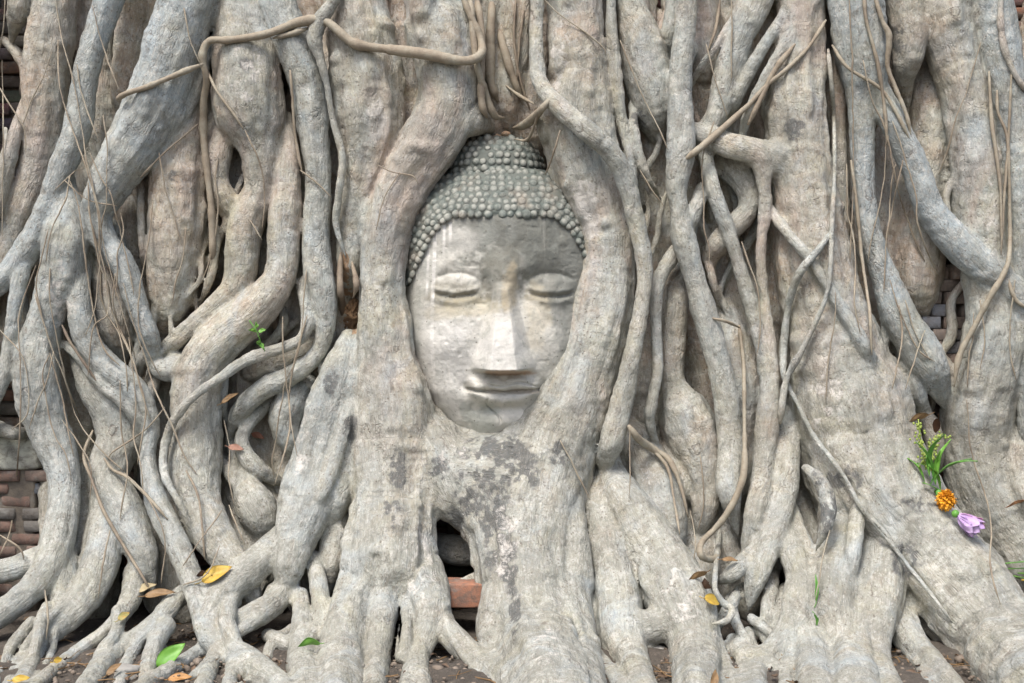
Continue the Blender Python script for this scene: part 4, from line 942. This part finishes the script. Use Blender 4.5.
leaf(203, 576, 16, 10, 160, 10, 40, M_BRN, 'small dark brown curled leaf touching the tail of the bright yellow leaf', GL, .5)
leaf(160, 594, 28, 10, 8, -6, 45, M_OCH, 'long ochre and orange fallen leaf below and left of the bright yellow leaf', GL)
leaf(147, 588, 20, 12, 40, -15, 20, plain('tan_leaf', (.42, .36, .22), (.30, .23, .12), 60, .7, .4, .001), 'pale tan dry leaf leaning over the long ochre leaf', GL)
leaf(171, 655, 30, 17, 20, -38, 60, M_GRN, 'bright green fallen leaf low between the roots at lower left', GL)
leaf(309, 645, 20, 12, 170, 10, 50, M_GRN, 'small bright green leaf at the foot of the root left of the centre', GL, .5)
leaf(114, 669, 16, 7, 50, -28, 30, M_OCH, 'narrow orange-brown leaf on the soil left of the bright green leaf', GL)
leaf(180, 678, 20, 9, 10, -4, 40, plain('amber_leaf', (.45, .24, .08), (.28, .14, .05), 50, .6, .4, .001), 'brown leaf at the bottom edge just below the bright green leaf', GL)
leaf(124, 616, 14, 8, 60, -20, 30, plain('mottled_leaf', (.18, .26, .10), (.42, .22, .05), 90, .6, .4, .001), 'little mottled green and orange leaf above the soil at lower left', GL)
leaf(21, 679, 14, 7, 20, -5, 50, M_YEL, 'tiny yellow leaf in the bottom left corner', GL)
leaf(58, 660, 10, 6, 70, -5, 50, M_YEL, 'tiny yellow leaf on dark soil near the bottom left corner', GL)
leaf(712, 601, 22, 13, 40, 20, 55, M_YEL, 'vivid yellow fallen leaf under the looped aerial root right of centre', GL)
leaf(704, 586, 26, 13, 100, 20, 60, M_BRN, 'dark brown rotting leaf just above the vivid yellow leaf right of centre', GL, .4)
leaf(697, 577, 22, 8, 150, 30, 50, M_OCH, 'dull olive leaf edge behind the dark brown leaf right of centre', GL)
leaf(730, 560, 16, 6, 10, 5, 40, M_OCH, 'narrow orange leaf in the dark gap right of the looped aerial root', GL)
leaf(714, 679, 18, 7, 70, -40, 30, M_OCH, 'small ochre leaf standing at the bottom edge right of centre', GL)
leaf(918, 419, 24, 10, 190, 20, 55, M_OCH, 'amber leaf caught in the hollow above the grass tuft at right', GL)
leaf(934, 428, 26, 10, 100, 50, 60, M_BRN, 'dark brown leaf hanging beside the amber leaf in the hollow at right', GL)
leaf(230, 398, 20, 7, 30, -30, 40, M_OCH, 'brown and yellow dead leaf wedged in the dark hollow of the left tangle', GL)
leaf(258, 436, 14, 8, 0, 20, 60, plain('reddish_leaf', (.40, .17, .11), (.25, .13, .08), 50, .7, .4, .001), 'small reddish leaf in the loop of roots left of the head, upper one', GL)
leaf(236, 448, 16, 8, 0, 10, 60, plain('rosy_leaf', (.42, .22, .16), (.28, .16, .11), 50, .7, .4, .001), 'small reddish leaf left of the root loop, lower one', GL)
leaf(1018, 504, 24, 6, 160, 20, 40, plain('rusty_leaf', (.36, .18, .08), (.2, .1, .05), 50, .7, .4, .001), 'thin rusty leaf stuck on the root at the right edge', GL)
leaf(816, 588, 24, 4, 80, -75, 20, M_DGR, 'slender upright green leaf beside the knobbly root right of centre', GL)
leaf(816, 620, 14, 4, 60, 60, 20, M_DGR, 'short green blade below the slender upright green leaf', GL)

# rotten wood pocket on the trunk left of the head
c = on_surface(351, 320, .004); m_ = MB(); nq = 26; V_ = []; F_ = []
for a in range(nq):
    for b in range(nq):
        u_, v_ = a / (nq - 1) * 2 - 1, b / (nq - 1) * 2 - 1; rr = math.sqrt(u_ * u_ + v_ * v_); k_ = max(abs(u_), abs(v_)) / max(rr, 1e-6); u_ *= k_; v_ *= k_; rr = max(abs(u_ / max(k_, 1e-6)), abs(v_ / max(k_, 1e-6)))
        V_.append((u_, 0, v_))
V_ = np.array(V_); rr = np.sqrt(V_[:, 0] ** 2 + V_[:, 2] ** 2); nz_ = vnoise(V_ * 6 + 3) * .5 + vnoise(V_ * 13 + 8) * .3
V_ = V_ * (1 + .25 * vnoise(V_ * 2.2 + 5) * rr)[:, None]
P_ = np.stack([V_[:, 0] * .030 + c.x, c.y - .002 + .022 * rr ** 3 + nz_ * .014 + .006 * vnoise(V_ * 30), V_[:, 2] * .048 + c.z + .004], 1)
F_ = [(a * nq + b, (a + 1) * nq + b, (a + 1) * nq + b + 1, a * nq + b + 1) for a in range(nq - 1) for b in range(nq - 1)]
m_.add(P_.tolist(), F_); child(m_.build('rotten_wood', M_ROT), TREE)
vine('bark_ridge', [(341,252,2),(340,275,3.5),(343,300,4),(342,316,3)], .1, 1, 0, True, 1)
vine('bark_ridge', [(352,262,2),(355,282,3),(353,298,2)], .2, 1, 0, True, 1)

def blade(mb, c, L, Wd, yaw, pitch, curl=.5):
    V, Fc = leaf_geo(L * U, Wd * U, curl, .3, 10, 2, .6); mb.add(place([Vector(v) for v in V], c, math.radians(yaw), math.radians(pitch), 0), Fc)
# sprig by the knee root at left
c0 = on_surface(262, 346, .012); e = empty('seedling', c0); tag(e, 'tiny bright green sprig growing on the knee-shaped root left of the head', 'seedling')
mb = MB(); C = [c0, c0 + Vector((-.004, -.012, .02)), c0 + Vector((-.012, -.012, .04)), c0 + Vector((-.03, -.004, .062))]
V_, F_ = tube(np.array([list(c) for c in C]), [.0012] * 4, 6); mb.add(V_, F_); child(mb.build('stem', M_DGR), e)
for k, (dx, dz, yw, pt) in enumerate([(0, .0, 60, 40), (0, .004, 250, -20), (-.010, .036, 190, -10), (-.006, .034, 20, -20), (-.012, .044, 100, -50), (-.004, .008, -10, 50)]):
    mb = MB(); V, Fc = leaf_geo(.020, .013, .2, .3); mb.add(place([Vector(v) for v in V], c0 + Vector((dx, -.014, dz)), math.radians(yw), math.radians(pt), .9), Fc); child(mb.build('leaflet', M_GRN), e)
# grass tuft and budding stems on the right buttress
c0 = on_surface(930, 478, .01); e = empty('grass_tuft', c0); tag(e, 'bright green grass tuft laid above the marigold on the big right root', 'grass')
for (dx, dy, L, yw, pt, w_) in [(-26,-14,34,20,35,5),(-6,-8,40,-60,-60,7),(0,6,44,-20,-35,6),(4,0,40,200,-60,6),(-4,-2,36,100,-60,5),(8,6,34,-80,-75,5),(2,2,50,10,-20,4),(-10,4,30,140,-50,5),(10,-4,36,20,-65,6),(-16,4,30,-10,40,5),(-8,-12,30,30,55,5),(6,10,26,60,50,5)]:
    mb = MB(); blade(mb, c0 + Vector((dx * .5 * U, -.01 + random.uniform(-.01, .01), -dy * U)), L, w_, yw, pt); child(mb.build('grass_blade', M_DGR if random.random() < .45 else M_GRN), e)
for k, (pts, lab) in enumerate([([(926,470),(920,450),(914,432),(912,418)], 'tall thin budding stem, left one of the pair above the grass tuft'), ([(932,468),(929,452),(928,440),(926,430)], 'short thick budding stem, right one of the pair above the grass tuft')]):
    P_ = [on_surface(a, b, .015) for a, b in pts]; yq = min(p.y for p in P_); P_ = [Vector((p.x, p.y * .3 + yq * .7, p.z)) for p in P_]
    e = empty('budding_stem', P_[0]); tag(e, lab, 'flower stem')
    mb = MB(); V_, F_ = tube(np.array([list(c) for c in P_]), [.0015] * 4, 6); mb.add(V_, F_); child(mb.build('stem', M_BUD), e)
    mb = MB()
    for i in range(60):
        t = random.random() * 2.99; j = int(t); p = P_[j].lerp(P_[j + 1], t - j) + Vector((random.gauss(0, .006 + .004 * k), random.gauss(0, .005), random.gauss(0, .003)))
        V_, F_ = rock(p, .0028, .0028, .0034, i, 4, .2); mb.add(V_, F_)
    o = child(mb.build('bud_cluster', M_BUD), e)
# marigold
c0 = on_surface(946, 500, .016); e = empty('marigold', c0); tag(e, 'orange marigold flower between the grass tuft and the lilac flower', 'flower')
mb = MB()
for i in range(230):
    z = 1 - 2 * (i + .5) / 230; an = i * 2.39996; s_ = math.sqrt(1 - z * z); dr = Vector((s_ * math.cos(an), s_ * math.sin(an), z)); q = dr.to_track_quat('X', 'Z').to_matrix().to_4x4()
    V, Fc = leaf_geo(random.uniform(.016, .023), random.uniform(.007, .011), random.uniform(.1, .7), .5, 4, 1, -.6); Mx = Matrix.Translation(c0 + dr * .003) @ q @ Matrix.Rotation(random.uniform(-.9, .9), 4, 'X') @ Matrix.Rotation(random.uniform(-.35, .35), 4, 'Y'); V = [Mx @ Vector(v) for v in V]; V = [Vector((v.x, v.y, c0.z + (v.z - c0.z) * 1.1)) for v in V]; mb.add(V, Fc)
child(mb.build('petal_head', M_ORG), e)
mb = MB(); V_, F_ = rock(c0 + Vector((-.014, .008, .014)), .007, .007, .009, 3, 6, .1); mb.add(V_, F_); child(mb.build('flower_base', M_DGR), e)
# lilac flower: layered cupped petals drooping to the lower right
c0 = on_surface(957, 515, .018); e = empty('lilac_flower', c0); tag(e, 'lilac and pink wilted flower lying right of the orange marigold', 'flower')
ax_ = Vector((.76, -.35, -.55)).normalized(); up = Vector((.4, -.8, .4)); sd_ = ax_.cross(up).normalized(); up = sd_.cross(ax_)
for k in range(13):
    an = k * 2.4; L = .066 - .0016 * k; V, Fc = leaf_geo(L, .036 - .0008 * k, -.25, .35, 10, 3, -.4); opening = .16 + .035 * k if k < 8 else .50
    rad_ = (up * math.cos(an) + sd_ * math.sin(an)); dr = (ax_ + rad_ * opening).normalized(); yv = dr.cross(rad_).normalized(); zv = dr.cross(yv)
    Mx = Matrix((dr, yv, zv)).transposed().to_4x4(); Mx.translation = c0 + rad_ * .004 + ax_ * .0006 * k
    mb = MB(); mb.add([Mx @ Vector(v) for v in V], Fc); child(mb.build('petal', M_PNK if k in (2, 7, 10) else M_PUR), e)
mb = MB(); V_, F_ = rock(c0 - ax_ * .004, .009, .009, .009, 3, 6, .1); mb.add(V_, F_); child(mb.build('flower_base', M_DGR), e)
# grass at the right edge
c0 = on_surface(1016, 566, .01); e = empty('grass_tuft', c0); tag(e, 'flat green grass blades with a yellow tip lying at the lower right edge', 'grass')
for (dx, dy, L, yw, pt, w_) in [(-14,-3,60,-8,0,6),(-12,2,64,5,6,5),(-8,8,58,-5,18,6),(-2,10,50,10,30,6),(0,6,50,0,10,5)]:
    mb = MB(); blade(mb, c0 + Vector((dx * U, -.01, -dy * U)), L, w_, yw, pt, .15); child(mb.build('grass_blade', M_DGR if dy < 5 else M_GRN), e)
mb = MB(); blade(mb, c0 + Vector((.004, -.02, -.03)), 26, 8, 0, 8, .15); child(mb.build('yellow_blade', M_YEL), e)

# stones
for (px, py, rx, rz, lab) in [(628,668,13,10,'smooth pale grey stone at the foot of the roots right of centre'),(15,652,9,9,'rounded pale stone near the bottom left corner'),(62,640,8,5,'small flat grey stone in the soil left of the long ground root'),
      (105,560,9,6,'grey stone half hidden in the gap between the left roots'),(692,560,9,8,'brownish stone under the looped aerial root'),(246,612,9,6,'small blue-grey stone between the ground roots left of centre'),(130,672,16,9,'broad reddish-grey stone at the bottom edge by the bright green leaf'),(656,652,10,6,'small grey stone in the hole between the right feet of the roots')]:
    tg = (ZC - .004) / ((py - 341.5) / F); c = Vector(((px - 512) / F * tg, -D0 + tg, .004)); fr = surf_t(px, py, 1)
    if py < 600 or fr < tg - .06: continue
    mb = MB(); V_, F_ = rock(c, rx * U, rx * U * .8, rz * U * .8, px, 12, .45, 2.6); mb.add(V_, F_); tag(mb.build('stone', M_ROCK), lab, 'stone', 'stones between the roots')
# crumbs, chips and dead bits over the soil
mb = MB()
for i in range(5200):
    x = random.uniform(-1.45, 1.45); y = random.uniform(-.98, -.05); r = random.uniform(.002, .007) * (1.8 if random.random() < .06 else 1)
    V_, F_ = rock((x, y, random.uniform(0, .012)), r, r * random.uniform(.5, 1.3), r * random.uniform(.3, .9), i, 3, .4); mb.add(V_, F_)
tag(mb.build('soil_crumbs', M_CRUMB), 'dark crumbs, bark chips and grit scattered over the soil between the roots', 'debris', kind='stuff')
mb = MB()
for i in range(620):
    x = random.uniform(-1.5, 1.5); y = random.uniform(-.95, .1); a = random.random() * 3.14; L = random.uniform(.02, .09); z = .008 + random.random() * .008
    C = [(x + math.cos(a) * L * t + random.gauss(0, .002), y + math.sin(a) * L * t + random.gauss(0, .002), z + random.gauss(0, .002)) for t in (0, .33, .66, 1)]
    V_, F_ = tube(np.array(C), [random.uniform(.0006, .0016)] * 4, 5); mb.add(V_, F_)
tag(mb.build('dead_twigs', M_OCH), 'thin dead twigs and root fibres strewn on the soil', 'twigs', kind='stuff')
mb = MB()
for i in range(420):
    x = random.uniform(-1.4, 1.4); y = random.uniform(-.95, -.02); V, Fc = leaf_geo(random.uniform(.010, .030), random.uniform(.006, .014), random.uniform(-.5, .6), .5, 5, 1, .5)
    mb.add(place([Vector(v) for v in V], (x, y, random.uniform(.006, .016)), random.uniform(0, 6.28), random.uniform(-.5, .5), random.uniform(-.7, .7)), Fc)
tag(mb.build('leaf_litter', plain('dry_litter', (.20, .13, .08), (.08, .055, .04), 14, .8, .5, .002)), 'bits of dry brown leaf littering the soil between the roots', 'leaf litter', kind='stuff')
print('vines', NV[0])
